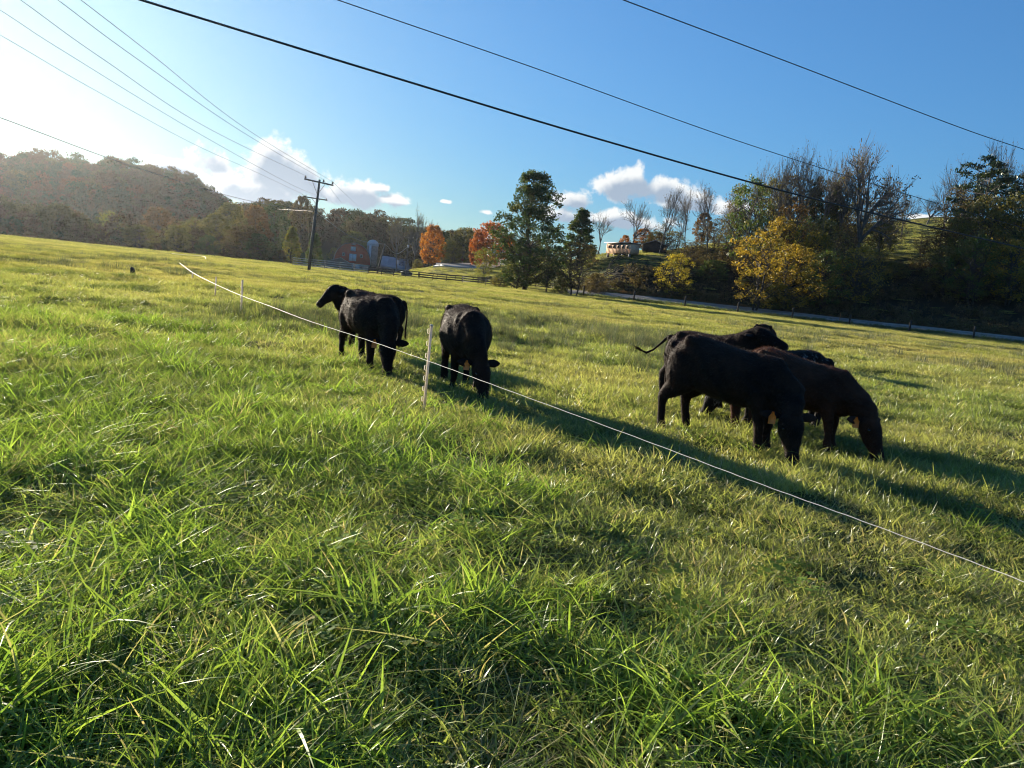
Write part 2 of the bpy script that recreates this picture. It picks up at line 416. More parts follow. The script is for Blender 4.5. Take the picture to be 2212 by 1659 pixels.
bp = nt.nodes.new('ShaderNodeBump'); bp.inputs['Distance'].default_value = 0.3; bp.inputs['Strength'].default_value = 0.6
nt.links.new(n2.outputs[0], bp.inputs['Height']); nt.links.new(bp.outputs[0], b.inputs['Normal'])
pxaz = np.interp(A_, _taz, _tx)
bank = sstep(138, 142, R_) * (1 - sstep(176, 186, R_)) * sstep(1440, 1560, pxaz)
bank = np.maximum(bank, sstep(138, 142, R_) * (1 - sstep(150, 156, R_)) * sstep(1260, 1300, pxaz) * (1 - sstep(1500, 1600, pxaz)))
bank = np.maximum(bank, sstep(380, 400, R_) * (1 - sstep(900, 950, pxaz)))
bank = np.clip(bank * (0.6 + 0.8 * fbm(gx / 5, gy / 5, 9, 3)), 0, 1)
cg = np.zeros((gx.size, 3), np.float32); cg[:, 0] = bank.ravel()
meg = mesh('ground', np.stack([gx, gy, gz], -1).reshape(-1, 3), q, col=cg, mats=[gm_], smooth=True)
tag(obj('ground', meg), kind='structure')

# ------------------------------------------------------------------ grass
def clump(seed, n, rad, h0, h1, w, lean, droop, seg=3, upright=0.5, dry=0.06, fold=True):
    """one mesh of n blades; Col.r = shade per blade, Col.g = 1 for dry ones"""
    g = np.random.default_rng(seed)
    rr_ = rad * np.sqrt(g.random(n)); th = g.random(n) * 2 * np.pi
    bx, by = rr_ * np.cos(th), rr_ * np.sin(th)
    h = h0 + (h1 - h0) * g.random(n) ** 1.6
    h = h * (1 - 0.45 * (rr_ / rad) ** 2)
    out = g.random(n) * 2 * np.pi
    # lean partly outward from the clump centre
    dx = np.cos(out) * (1 - upright) + np.cos(th) * upright * (rr_ / rad) ; dy = np.sin(out) * (1 - upright) + np.sin(th) * upright * (rr_ / rad)
    dn = np.hypot(dx, dy) + 1e-6; dx /= dn; dy /= dn
    ln = lean * (0.25 + g.random(n)); dr = droop * g.random(n) ** 1.5
    wd = w * (0.6 + 0.8 * g.random(n))
    fa = g.random(n) * 2 * np.pi      # direction the blade's width runs in
    tau = (g.random(n) - .5) * 1.2; twi = (g.random(n) - .5) * 2.6
    V = []
    for k in range(seg + 1):
        t = k / seg
        hor_ = h * (ln * t + dr * t ** 2.2)
        up = h * (t - 0.42 * dr * t ** 2.6) * (1 / np.sqrt(1 + ln * ln * .6))
        ww = wd * (1 - t ** 1.8) * 0.5 + 0.0004
        cx_, cy_2 = bx + dx * hor_, by + dy * hor_
        sx = np.cos(fa + twi * t) * np.cos(tau); sy = np.sin(fa + twi * t) * np.cos(tau); sz = np.sin(tau) * t
        V.append(np.stack([cx_ - sx * ww, cy_2 - sy * ww, up - sz * ww - .015], -1)); V.append(np.stack([cx_ + sx * ww, cy_2 + sy * ww, up + sz * ww - .015], -1))
    V = np.stack(V, 1)                # n, 2(seg+1), 3
    m = 2 * (seg + 1)
    base = (np.arange(n) * m)[:, None]
    Q = np.concatenate([np.stack([base[:, 0] + 2 * k, base[:, 0] + 2 * k + 1, base[:, 0] + 2 * k + 3, base[:, 0] + 2 * k + 2], -1) for k in range(seg)])
    c = np.zeros((n, m, 3), np.float32)
    c[:, :, 0] = g.random(n)[:, None]
    c[:, :, 1] = (g.random(n) < dry)[:, None]
    return V.reshape(-1, 3), Q, c.reshape(-1, 3)

GR = leafmat('grass_blade', (0.16, 0.215, 0.052), (0.33, 0.365, 0.105), (0.42, 0.34, 0.18), trans=0.5, gloss=0.04, grough=0.35, zone=(0.40, 0.345, 0.14), zone_scale=0.10, inst=True, zone2=(0.085, 0.125, 0.035, .33))
GRL = leafmat('long_grass_blade', (0.130, 0.215, 0.036), (0.29, 0.38, 0.070), (0.38, 0.35, 0.17), trans=0.5, gloss=0.03, grough=0.38, inst=True)
GRF = leafmat('far_grass_blade', (0.17, 0.19, 0.042), (0.31, 0.31, 0.090), (0.38, 0.31, 0.16), trans=0.5, gloss=0.03, grough=0.4, zone=(0.40, 0.33, 0.15), zone_scale=0.07, inst=True, zone2=(0.12, 0.135, 0.055, .13))
GRD = leafmat('dead_grass_blade', (0.26, 0.21, 0.11), (0.42, 0.37, 0.24), None, trans=0.35, gloss=0.02, grough=0.5, inst=True)
GRR = leafmat('rush_blade', (0.080, 0.100, 0.055), (0.150, 0.165, 0.095), (0.34, 0.28, 0.15), trans=0.3, gloss=0.025, grough=0.45, inst=True)
GRW = leafmat('weed_leaf', (0.12, 0.20, 0.036), (0.21, 0.29, 0.055), (0.34, 0.28, 0.05), trans=0.5, gloss=0.02, grough=0.5, inst=True)
def lib(name, lst, m):
    c = bpy.data.collections.new(name)
    for k, (V, Q, cc_) in enumerate(lst):
        o = bpy.data.objects.new(name + '_%02d' % k, mesh(name, V, Q, col=cc_, mats=[m]))
        c.objects.link(o)
    return c
def weeds(seed, n=40):
    """low rosette of small oval leaves"""
    g = np.random.default_rng(seed); V = []; Q = []; C = []
    for k in range(n):
        a = g.random() * 6.28; r0 = 0.12 * math.sqrt(g.random()); L = 0.018 + 0.03 * g.random(); z = 0.03 + 0.07 * g.random()
        bx, by = r0 * math.cos(a), r0 * math.sin(a); b2 = g.random() * 6.28
        d = np.array([math.cos(b2), math.sin(b2), 0.3 * (g.random() - .2)]); s = np.array([-math.sin(b2), math.cos(b2), 0.4 * (g.random() - .5)]) * 0.42
        p = np.array([bx, by, z]); n0 = len(V)
        V += [p, p + d * L * .5 - s * L, p + d * L, p + d * L * .5 + s * L]; Q.append((n0, n0 + 1, n0 + 2, n0 + 3))
        C += [(g.random(), g.random() < .08, 0)] * 4
    return np.array(V), np.array(Q), np.array(C, np.float32)
LIB = {
    'short': lib('short_grass', [clump(k, 150, .19, .03, .095, .0080, 1.2, .7, 2, .3, .12) for k in range(5)], GR),
    'mid':   lib('mid_grass', [clump(20 + k, 150, .25, .04, .155, .0080, .95, 1.0, 4, .15, .09) for k in range(5)], GR),
    'long':  lib('long_grass', [clump(40 + k, 80, .27, .09, .36, .0125, .80, 1.2, 6, .12, .06) for k in range(6)], GRL),
    'lay':   lib('laid_grass', [clump(60 + k, 50, .18, .16, .36, .0080, 1.6, 1.3, 5, .2, .14) for k in range(4)], GRL),
    'dead':  lib('dead_grass', [clump(70 + k, 30, .20, .08, .24, .0050, 1.7, .8, 4, .2, 0) for k in range(3)], GRD),
    'weed':  lib('meadow_weed', [weeds(80 + k) for k in range(3)], GRW),
    'rush':  lib('rush', [clump(90 + k, 110, .17, .25, .80, .0062, .22, .30, 4, .8, .10) for k in range(4)], GRR),
    'farg':  lib('far_grass', [clump(100 + k, 230, .55, .05, .19, .017, .8, .6, 2, .4, .08) for k in range(5)], GRF),
    'farrush': lib('far_rush', [clump(110 + k, 90, .45, .25, .8, .022, .22, .3, 2, .7, .25) for k in range(3)], GRR),
}
def scatter(name, P, rot, scl, coll, ncoll, label, cat=None):
    me = bpy.data.meshes.new(name); me.vertices.add(len(P)); me.vertices.foreach_set('co', np.asarray(P, np.float32).ravel())
    a = me.attributes.new('rot', 'FLOAT_VECTOR', 'POINT'); a.data.foreach_set('vector', np.asarray(rot, np.float32).ravel())
    a = me.attributes.new('scl', 'FLOAT_VECTOR', 'POINT'); a.data.foreach_set('vector', np.asarray(scl, np.float32).ravel())
    a = me.attributes.new('idx', 'INT', 'POINT'); a.data.foreach_set('value', rng.integers(0, ncoll, len(P)).astype(np.int32))
    o = obj(name, me); tag(o, label, cat, kind='stuff')
    t = bpy.data.node_groups.new(name + '_nodes', 'GeometryNodeTree')
    t.interface.new_socket('Geometry', in_out='INPUT', socket_type='NodeSocketGeometry')
    t.interface.new_socket('Geometry', in_out='OUTPUT', socket_type='NodeSocketGeometry')
    gi = t.nodes.new('NodeGroupInput'); go = t.nodes.new('NodeGroupOutput')
    ip = t.nodes.new('GeometryNodeInstanceOnPoints'); ci = t.nodes.new('GeometryNodeCollectionInfo')
    ci.inputs['Collection'].default_value = coll; ci.inputs['Separate Children'].default_value = True; ci.inputs['Reset Children'].default_value = True
    def na(nm, ty):
        n = t.nodes.new('GeometryNodeInputNamedAttribute'); n.data_type = ty; n.inputs['Name'].default_value = nm; return n.outputs[0]
    mp = t.nodes.new('GeometryNodeMeshToPoints')
    L = t.links.new
    L(gi.outputs[0], mp.inputs['Mesh']); L(mp.outputs[0], ip.inputs['Points']); L(ci.outputs[0], ip.inputs['Instance'])
    ip.inputs['Pick Instance'].default_value = True
    L(na('idx', 'INT'), ip.inputs['Instance Index'])
    er = t.nodes.new('FunctionNodeEulerToRotation'); L(na('rot', 'FLOAT_VECTOR'), er.inputs[0]); L(er.outputs[0], ip.inputs['Rotation'])
    L(na('scl', 'FLOAT_VECTOR'), ip.inputs['Scale']); L(ip.outputs[0], go.inputs[0])
    md = o.modifiers.new('scatter', 'NODES'); md.node_group = t
    return o
def ring(r0, r1, dens, half=52):
    """random points in the wedge in front of the camera position"""
    area = (r1 * r1 - r0 * r0) * R(half); n = int(area * dens)
    r = np.sqrt(r0 * r0 + (r1 * r1 - r0 * r0) * rng.random(n)); a = (rng.random(n) * 2 - 1) * R(half)
    return r * np.sin(a), r * np.cos(a)
def spread(name, parts, key, label, smin, smax, tilt=0.12, cat='grass', zamp=0.5, sx=1.0, sink=0.0):
    xs = np.concatenate([p[0] for p in parts]); ys = np.concatenate([p[1] for p in parts]); ss = np.concatenate([p[2] for p in parts])
    n = len(xs); P = np.stack([xs, ys, hgt(xs, ys) - sink], -1)
    rot = np.stack([(rng.random(n) - .5) * 2 * tilt, (rng.random(n) - .5) * 2 * tilt, rng.random(n) * 6.283], -1)
    s = (smin + (smax - smin) * rng.random(n)) * ss
    tall = 0.72 + zamp * vnoise(xs / .7, ys / .7, 31) + 0.3 * zamp * vnoise(xs / 2.6, ys / 2.6, 33)
    c = LIB[key]
    return scatter(name, P, rot, np.stack([s * sx, s * sx, s * tall], -1), c, len(c.objects), label, cat)
def keep(x, y, p):
    k = rng.random(len(x)) < p; return x[k], y[k]
def longzone(x, y):
    """1 where the grass has been left long: near and to the left, in patches"""
    nz_ = fbm(x / 2.2, y / 2.2, 41, 3) - .5
    edge = 0.55 + 0.0 * y - sstep(5, 12, y) * 0.9
    return sstep(-.5, .5, edge - x * 0.55 + nz_ * 2.6 - sstep(4.5, 9, y) * 0.7)
def ones(a, s=1.0): return np.full(len(a), s)
P_s = []; 
for r0, r1, d, s in ((1.2, 6, 62, 1.0), (6, 12, 44, 1.1), (12, 22, 22, 1.35), (22, 36, 11, 1.75)):
    x, y = ring(r0, r1, d); x, y = keep(x, y, 0.25 + 1.2 * fbm(x / .6, y / .6, 51, 2) - 0.35 * longzone(x, y)); P_s.append((x, y, ones(x, s)))
spread('short_grass', P_s, 'short', 'short cropped green turf covering the meadow', .85, 1.35, zamp=.9)
P_s = []
for r0, r1, d, s in ((1.2, 6, 24, 1.0), (6, 14, 15, 1.1), (14, 24, 7, 1.3), (24, 36, 4, 1.6)):
    x, y = ring(r0, r1, d); x, y = keep(x, y, 0.12 + 1.2 * sstep(.42, .70, fbm(x / 1.1, y / 1.1, 53, 2)) + .5 * longzone(x, y)); P_s.append((x, y, ones(x, s)))
spread('tufted_grass', P_s, 'mid', 'taller tufts of grass among the cropped turf', .75, 1.35, tilt=.25, zamp=.8)
P_s = []
for r0, r1, d, s in ((1.2, 5, 26, 1.0), (5, 10, 16, 1.0), (10, 18, 6, 1.1)):
    x, y = ring(r0, r1, d); x, y = keep(x, y, (0.02 + 1.1 * sstep(.35, .65, fbm(x / .9, y / .9, 57, 2))) * longzone(x, y)); P_s.append((x, y, ones(x, s)))
spread('long_grass', P_s, 'long', 'long arching green grass blades close to the viewer', .7, 1.15, tilt=.3, zamp=.5)
P_s = []
for r0, r1, d, s in ((1.2, 5, 15, 1.0), (5, 12, 9, 1.0)):
    x, y = ring(r0, r1, d); x, y = keep(x, y, 0.08 + .9 * longzone(x, y)); P_s.append((x, y, ones(x, s)))
spread('laid_grass', P_s, 'lay', 'flattened long grass lying across the near turf', .7, 1.2, tilt=.2, zamp=.4)
P_s = []
for r0, r1, d, s in ((1.2, 6, 7, .9), (6, 16, 3.5, 1.0), (16, 30, .6, 1.2)):
    x, y = ring(r0, r1, d); x, y = keep(x, y, .35 + 1.2 * sstep(.5, .7, fbm(x / 1.6, y / 1.6, 61, 2))); P_s.append((x, y, ones(x, s)))
spread('dead_grass', P_s, 'dead', 'pale dead grass stems scattered through the turf', .7, 1.2, tilt=.3, zamp=.4)
P_s = []
x, y = ring(1.2, 8, 9); x, y = keep(x, y, sstep(.46, .76, fbm(x / .8, y / .8, 63, 2))); P_s.append((x, y, ones(x)))
spread('clover_weeds', P_s, 'weed', 'low broad-leaved weeds in the turf', .7, 1.3, tilt=.2)
# far field
P_s = []
for r0, r1, d, s in ((34, 60, 6.5, .9), (60, 100, 3.2, 1.2), (100, 127, 2.0, 1.5)):
    x, y = ring(r0, r1, d, 42); x, y = keep(x, y, .1 + 1.5 * fbm(x / 3, y / 3, 65, 2)); P_s.append((x, y, ones(x, s)))
spread('distant_grass', P_s, 'farg', 'yellow green grass across the far part of the meadow', .8, 1.3, zamp=.7)
# rushes in a band beyond the cattle
x, y = ring(13, 34, 5.5); pz = sstep(.47, .64, fbm(x / 4.5, y / 4.5, 67, 3)) * sstep(15, 19, y) * sstep(-9, -4, x) * (1 - .8 * sstep(5, 9, x))
x, y = keep(x, y, pz); P_r = [(x, y, ones(x, .85))]
for (cx_, cy_2, rr_, n_) in ((2.5, 26, 3.5, 34), (-2.2, 24, 2.2, 26), (.5, 22, 1.4, 14), (5, 22, 2, 10), (-6, 21.5, 1.6, 16), (7.5, 17.5, 1.0, 5)):
    P_r.append((cx_ + rng.normal(0, rr_ * .6, n_), cy_2 + rng.normal(0, rr_ * .45, n_), ones(range(n_), .95)))
spread('rush_tussocks', P_r, 'rush', 'grey green rush tussocks standing beyond the cattle', .6, 1.05, tilt=.12, cat='rushes')
x, y = ring(34, 80, 1.0, 42); x, y = keep(x, y, sstep(.52, .68, fbm(x / 7, y / 7, 69, 3)) * (1 - sstep(60, 85, y)))
spread('distant_rushes', [(x, y, ones(x, .8))], 'farrush', 'distant patches of grey green rushes in the meadow', .6, 1.0, cat='rushes')
# hillside and verge grass
x, y = ring(127, 250, .55, 40); pxz = np.interp(np.arctan2(x, y), _taz, _tx); rz_ = np.hypot(x, y)
isroad = (rz_ > 128.5) & (rz_ < 138.5) & (pxz > 1230)
bankk = (pxz > 1250) & (rz_ > 139) & (rz_ < 178) & ((pxz > 1450) | (rz_ < 152))
x, y = keep(x, y, np.where(isroad, 0, np.where(bankk, .12, .8)))
spread('hill_grass', [(x, y, ones(x, 1.9))], 'farg', 'rough pasture grass on the rising ground beyond the road', .8, 1.3, zamp=.7)

# road ---------------------------------------------------------------
asph = mat('weathered_asphalt', (0.23, 0.21, 0.18), 1.0, spec=0.05, noise=(0.4, (0.30, 0.275, 0.235)))
pxs = np.linspace(1225, 3300, 120); V = []
for px in pxs:
    a = az_of(px)
    for k, r in enumerate((130.2, 131.2, 134.0, 136.8, 137.8)):
        x, y = r * math.sin(a), r * math.cos(a)
        V.append((x, y, float(hgt(x, y, False)) + (-.05, .17, .30, .34, -.02)[k] + .05))
Q = [(i * 5 + k, i * 5 + 5 + k, i * 5 + 6 + k, i * 5 + 1 + k)[::-1] for i in range(119) for k in range(4)]
tag(obj('road', mesh('road', V, Q, mats=[asph], smooth=True)), kind='structure')
# second road on its embankment, behind the guardrail
V = []
c2 = [(940, 205), (965, 206), (1000, 209), (1030, 214), (1060, 222), (1085, 235)]
pp = [(np.array([(r + dr) * math.sin(az_of(px)), (r + dr) * math.cos(az_of(px))])) for px, r in c2 for dr in (0, 26)]
V = [(p[0], p[1], max(H(p[0], p[1]), 3.0) + .25 + (0.9 if k % 2 else 0)) for k, p in enumerate(pp)]
Q = [(2 * i, 2 * i + 2, 2 * i + 3, 2 * i + 1) for i in range(5)]
tag(obj('valley_road', mesh('valley_road', V, Q, mats=[asph], smooth=True)), kind='structure')
# ------------------------------------------------------------------ cattle
def coat(name, c1, c2, patch=None):
    m = bpy.data.materials.new(name); m.use_nodes = True
    nt = m.node_tree; b = nt.nodes['Principled BSDF']; ln = nt.links.new
    b.inputs['Roughness'].default_value = 0.72; b.inputs['Specular IOR Level'].default_value = 0.09
    b.inputs['Sheen Weight'].default_value = 0.03; b.inputs['Sheen Roughness'].default_value = 0.4; b.inputs['Sheen Tint'].default_value = (.6, .4, .3, 1)
    tcn = nt.nodes.new('ShaderNodeTexCoord')
    n = nt.nodes.new('ShaderNodeTexNoise'); n.inputs['Scale'].default_value = 3.5; n.inputs['Detail'].default_value = 7; n.inputs['Roughness'].default_value = .65
    ln(tcn.outputs['Object'], n.inputs['Vector'])
    r = nt.nodes.new('ShaderNodeMapRange'); r.inputs[1].default_value = .4; r.inputs[2].default_value = .65
    ln(n.outputs[0], r.inputs[0])
    mx = nt.nodes.new('ShaderNodeMix'); mx.data_type = 'RGBA'; mx.inputs[6].default_value = (*c1, 1); mx.inputs[7].default_value = (*c2, 1)
    ln(r.outputs[0], mx.inputs[0]); out = mx.outputs[2]
    if patch:
        n = nt.nodes.new('ShaderNodeTexNoise'); n.inputs['Scale'].default_value = 5.5; n.inputs['Detail'].default_value = 8; n.inputs['Roughness'].default_value = .75
        ln(tcn.outputs['Object'], n.inputs['Vector'])
        r = nt.nodes.new('ShaderNodeMapRange'); r.inputs[1].default_value = patch[1]; r.inputs[2].default_value = patch[1] + .06
        ln(n.outputs[0], r.inputs[0])
        m3 = nt.nodes.new('ShaderNodeMix'); m3.data_type = 'RGBA'; ln(r.outputs[0], m3.inputs[0]); ln(out, m3.inputs[6]); m3.inputs[7].default_value = (*patch[0], 1)
        out = m3.outputs[2]
    ln(out, b.inputs['Base Color'])
    n = nt.nodes.new('ShaderNodeTexNoise'); n.inputs['Scale'].default_value = 26; n.inputs['Detail'].default_value = 5
    ln(tcn.outputs['Object'], n.inputs['Vector'])
    bp = nt.nodes.new('ShaderNodeBump'); bp.inputs['Strength'].default_value = .5; bp.inputs['Distance'].default_value = .02
    ln(n.outputs[0], bp.inputs['Height']); ln(bp.outputs[0], b.inputs['Normal'])
    return m
BLACK = coat('black_coat', (.0085, .0070, .0062), (.036, .019, .012))
BROWNB = coat('dark_brown_coat', (.014, .008, .006), (.030, .015, .009))
RUSTY = coat('rusty_brown_coat', (.034, .016, .010), (.075, .032, .018))
PATCHY = coat('grey_flecked_coat', (.009, .009, .009), (.015, .012, .011), ((.22, .22, .22), .56))
def furmat(n, c):
    return leafmat(n, c, tuple(v * 1.7 for v in c), None, .45, .04, .5, tmul=(1.6, 1.25, 1.0))
FURS = {}
HOOF = mat('hoof', (.02, .017, .014), .5)
EYE_M = mat('eye', (.006, .005, .004), .08, spec=.8)
NOSE = mat('nose', (.018, .016, .016), .35, spec=.5)
TAGM = mat('orange_tag', (.75, .22, .05), .45)
TAGY = mat('orange_yellow_tag', (.9, .24, .04), .45)
TAGINK = mat('tag_ink', (.05, .03, .02), .6)

def loft(mb, C, rh, rw, side=(0, 1, 0), n=18, e=2.0, m=0):
    C = np.array(C, float); k = len(C); side = np.array(side, float)
    if side.ndim == 1: side = np.tile(side, (k, 1))
    rh = np.broadcast_to(np.asarray(rh, float), (k,)); rw = np.broadcast_to(np.asarray(rw, float), (k,))
    t = np.gradient(C, axis=0); t /= np.linalg.norm(t, axis=1)[:, None]
    s = side - (side * t).sum(1)[:, None] * t; s /= np.linalg.norm(s, axis=1)[:, None]
    u = np.cross(t, s)
    th = np.arange(n) / n * 2 * np.pi; c, sn = np.cos(th), np.sin(th)
    c = np.sign(c) * np.abs(c) ** (2 / e); sn = np.sign(sn) * np.abs(sn) ** (2 / e)
    V = C[:, None] + rw[:, None, None] * c[None, :, None] * s[:, None] + rh[:, None, None] * sn[None, :, None] * u[:, None]
    i = np.arange(k - 1)[:, None] * n; j = np.arange(n)[None]; j2 = (j + 1) % n
    q = np.stack([i + j, i + j2, i + n + j2, i + n + j], -1).reshape(-1, 4)
    V = np.vstack([V.reshape(-1, 3), C[0], C[-1]]); jj = np.arange(n); jn = (jj + 1) % n
    T = np.vstack([np.stack([np.full(n, k * n), jn, jj], -1), np.stack([np.full(n, k * n + 1), (k - 1) * n + jj, (k - 1) * n + jn], -1)])
    mb.add(V, q, T, m)
def ellipsoid(mb, c, r, m=0):
    z = np.linspace(-.999, .999, 9); rr_ = np.sqrt(1 - z * z)
    loft(mb, [(c[0], c[1], c[2] + r[2] * a) for a in z], rr_ * r[0], rr_ * r[1], n=14, m=m)
def rotz(p, a, c=(0, 0, 0)):
    p = np.array(p, float); c = np.array(c, float); d = p - c; co, si = math.cos(a), math.sin(a)
    return np.stack([d[..., 0] * co - d[..., 1] * si, d[..., 0] * si + d[..., 1] * co, d[..., 2]], -1) + c

def make_cow(label, hind, front, skin, scale=1.0, head='graze', yaw=0.0, legs=(0, 0, 0, 0), tail='hang', fat=1.0, tagside=None, tagmat=None, hz=None, heading=None, seed=0, fur_n=30000, slope=.12):
    def warp(P):
        P = np.array(P, float); P[..., 2] = P[..., 2] - slope * np.clip(P[..., 0] + .5, 0, 1.1) * sstep(.42, 1.08, P[..., 2]); return P

    hind = Vector((hind[0], hind[1])); front = Vector((front[0], front[1]))
    mid = (hind + front) / 2; d = front - hind
    ang = heading if heading is not None else math.atan2(d.y, d.x)
    root = thing('cow', label, 'cow', (mid.x, mid.y, H(mid.x, mid.y) - .03), ang, 'dark young cattle on the meadow')
    root.scale = (scale,) * 3
    mb = MB()
    tx = [-.80, -.76, -.66, -.52, -.34, -.10, .14, .34, .48, .60, .68]
    tz = [.97, .95, .905, .885, .860, .830, .820, .82, .84, .865, .88]
    th_ = [.06, .15, .265, .305, .325, .345, .355, .360, .335, .28, .17]
    tw = [.07, .14, .225, .275, .295, .335, .335, .295, .245, .19, .12]
    loft(mb, [(x, 0, z) for x, z in zip(tx, tz)], th_, np.array(tw) * fat, n=24, e=2.25)
    ellipsoid(mb, (.02, 0, .66), (.42, .25 * fat, .19))          # belly
    ellipsoid(mb, (.54, 0, .64), (.17, .15, .20))                 # brisket
    for s in (-1, 1):
        ellipsoid(mb, (-.47, s * .19 * fat, 1.10), (.085, .06, .07))    # hook bones
        ellipsoid(mb, (-.74, s * .095, 1.02), (.06, .05, .07))    # pin bones
        ellipsoid(mb, (.36, s * .17 * fat, .88), (.16, .09, .25))       # shoulder
        ellipsoid(mb, (-.55, s * .15, .76), (.22, .14, .31))     # thigh
    ellipsoid(mb, (.38, 0, 1.10), (.20, .09, .10))                # withers
    # legs: order front left, front right, hind left, hind right
    for k, (s, fx) in enumerate(((1, 1), (-1, 1), (1, 0), (-1, 0))):
        o = legs[k]
        if fx:
            y = s * .155
            pts = [(.40, y * .95, .78), (.40 + o * .15, y, .60), (.42 + o * .5, y, .46), (.43 + o * .65, y, .37), (.43 + o * .8, y, .22), (.43 + o * .95, y, .11), (.45 + o, y, .065), (.475 + o, y, .012)]
            loft(mb, pts, [.15, .12, .082, .070, .052, .056, .056, .062], [.12, .10, .070, .062, .048, .052, .054, .058], n=12)
        else:
            y = s * .16
            pts = [(-.50, y * .9, .84), (-.50 + o * .2, y, .66), (-.60 + o * .5, y, .52), (-.69 + o * .75, y, .42), (-.68 + o * .85, y, .30), (-.65 + o * .95, y, .13), (-.63 + o, y, .065), (-.60 + o, y, .012)]
            loft(mb, pts, [.23, .19, .120, .080, .056, .056, .058, .062], [.14, .12, .078, .060, .050, .052, .054, .058], n=12)
    # neck and head
    HD = {'graze': ((.68, .76), (.79, .62), (.88, .49), (1.04, .03)),
          'up':    ((.64, 1.02), (.74, 1.12), (.82, 1.20), (1.10, .90)),
          'level': ((.68, .99), (.82, 1.05), (.96, 1.10), (1.36, 1.00)),
          'low':   ((.69, .78), (.82, .64), (.92, .50), (1.12, .08)),
          'rest':  ((.62, 1.03), (.72, 1.16), (.80, 1.29), (1.14, 1.16))}[head]
    nb = np.array([.50, 0, .93])
    P1 = rotz((HD[0][0], 0, HD[0][1]), yaw * .35, nb); P2 = rotz((HD[1][0], 0, HD[1][1]), yaw * .7, nb)
    PO = rotz((HD[2][0], 0, HD[2][1]), yaw, nb)
    hd = np.array([HD[3][0] - HD[2][0], 0, HD[3][1] - HD[2][1]]); hl = np.linalg.norm(hd); hd = hd / hl
    yh = yaw * 1.25
    hdir = rotz(hd, yh); hs = rotz((0, 1, 0), yh)
    loft(mb, [(.22, 0, .92), (.46, 0, .93), P1, P2, PO + hdir * .03], [.28, .31, .265, .205, .140], [.18, .205, .160, .120, .095], side=[(0, 1, 0), (0, 1, 0), rotz((0, 1, 0), yaw * .4), rotz((0, 1, 0), yaw * .8), hs], n=16)
    L = .46
    st = [(-.10, .05, .055), (-.05, .095, .085), (.04, .128, .118), (.14, .130, .122), (.26, .110, .090), (.36, .084, .068), (.44, .078, .072), (.50, .072, .075), (.535, .045, .052)]
    up_ = np.cross(hdir, hs)
    loft(mb, [PO + hdir * a + up_ * (0.0 if a < .3 else .012) for a, _, _ in st], [b for _, b, _ in st], [c for _, _, c in st], side=hs, n=16, e=2.3)
    me = mb.me('cow_raw', [skin])
    tmp = bpy.data.objects.new('tmp', me); COL.objects.link(tmp)
    rm = tmp.modifiers.new('r', 'REMESH'); rm.mode = 'VOXEL'; rm.voxel_size = .017
    sm = tmp.modifiers.new('s', 'SMOOTH'); sm.factor = .6; sm.iterations = 5
    dg = bpy.context.evaluated_depsgraph_get(); ev = tmp.evaluated_get(dg); em = ev.to_mesh()
    n = len(em.vertices); V = np.empty(n * 3, np.float32); em.vertices.foreach_get('co', V); V = V.reshape(-1, 3).copy()
    nl = len(em.loops); LI = np.empty(nl, np.int32); em.loops.foreach_get('vertex_index', LI)
    LT = np.empty(len(em.polygons), np.int32); em.polygons.foreach_get('loop_total', LT)
    LS = np.empty(len(em.polygons), np.int32); em.polygons.foreach_get('loop_start', LS)
    NV = np.empty(n * 3, np.float32); em.vertices.foreach_get('normal', NV); NV = NV.reshape(-1, 3).copy()
    qm = LT == 4; Q = np.stack([LI[LS[qm] + k] for k in range(4)], -1)
    tm = LT == 3; T = np.stack([LI[LS[tm] + k] for k in range(3)], -1) if tm.any() else None
    ev.to_mesh_clear(); bpy.data.objects.remove(tmp)
    # muscle and coat unevenness
    V += NV * ((fbm(V[:, 0] * 5 + V[:, 2] * 3 + seed, V[:, 1] * 5 + V[:, 2] * 4, 71 + seed, 3) - .5) * .035)[:, None].astype(np.float32)
    fin = MB(); fin.add(V, Q, T)
    qc = V[Q].mean(1); hoofm = qc[:, 2] < .055
    fin.mq = list(np.where(hoofm, 1, 0))
    muz = PO + hdir * .53
    nm = (np.linalg.norm(qc - muz, axis=1) < .055); fin.mq = list(np.where(nm, 3, fin.mq))
    for s in (-1, 1):   # ears and eyes
        eb = PO + hs * s * .09 + up_ * (-.035 if True else 0) - hdir * .01
        sgn = -1 if up_[2] < 0 or (head == 'graze' and up_[0] < 0) else 1
        ed = hs * s * 1.0 - hdir * .12 + np.array([0, 0, -.10]); ed /= np.linalg.norm(ed)
        es = np.cross(ed, hdir); es /= np.linalg.norm(es)
        loft(fin, [eb, eb + ed * .07, eb + ed * .14, eb + ed * .20, eb + ed * .235], [.026, .055, .062, .040, .008], [.020, .014, .012, .010, .005], side=es, n=10, m=0)
        ec = PO + hdir * .15 + hs * s * .098 - up_ * (-.045 if up_[2] > 0 else .045)
        ellipsoid(fin, ec, (.02, .02, .02), m=2)
    # tail
    if tail == 'hang':
        tp = [(-.76, 0, 1.06), (-.84, .01, 1.02), (-.88, .02, .86), (-.885, .03, .66), (-.87, .04, .48), (-.88, .04, .34)]
    elif tail == 'flick':
        tp = [(-.76, 0, 1.06), (-.86, -.05, 1.00), (-.91, -.13, .90), (-.96, -.24, .79), (-1.01, -.35, .73), (-1.07, -.44, .77)]
    else:
        tp = [(-.76, 0, 1.08), (-.86, .0, 1.12), (-.98, .04, 1.14), (-1.12, .10, 1.13), (-1.22, .14, 1.10), (-1.30, .16, 1.04)]
    fin.tube(tp, [.035, .028, .020, .016, .022, .008], 8)
    g = np.random.default_rng(seed + 5)
    fin.V = [warp(q_) for q_ in fin.V]; V = warp(V)
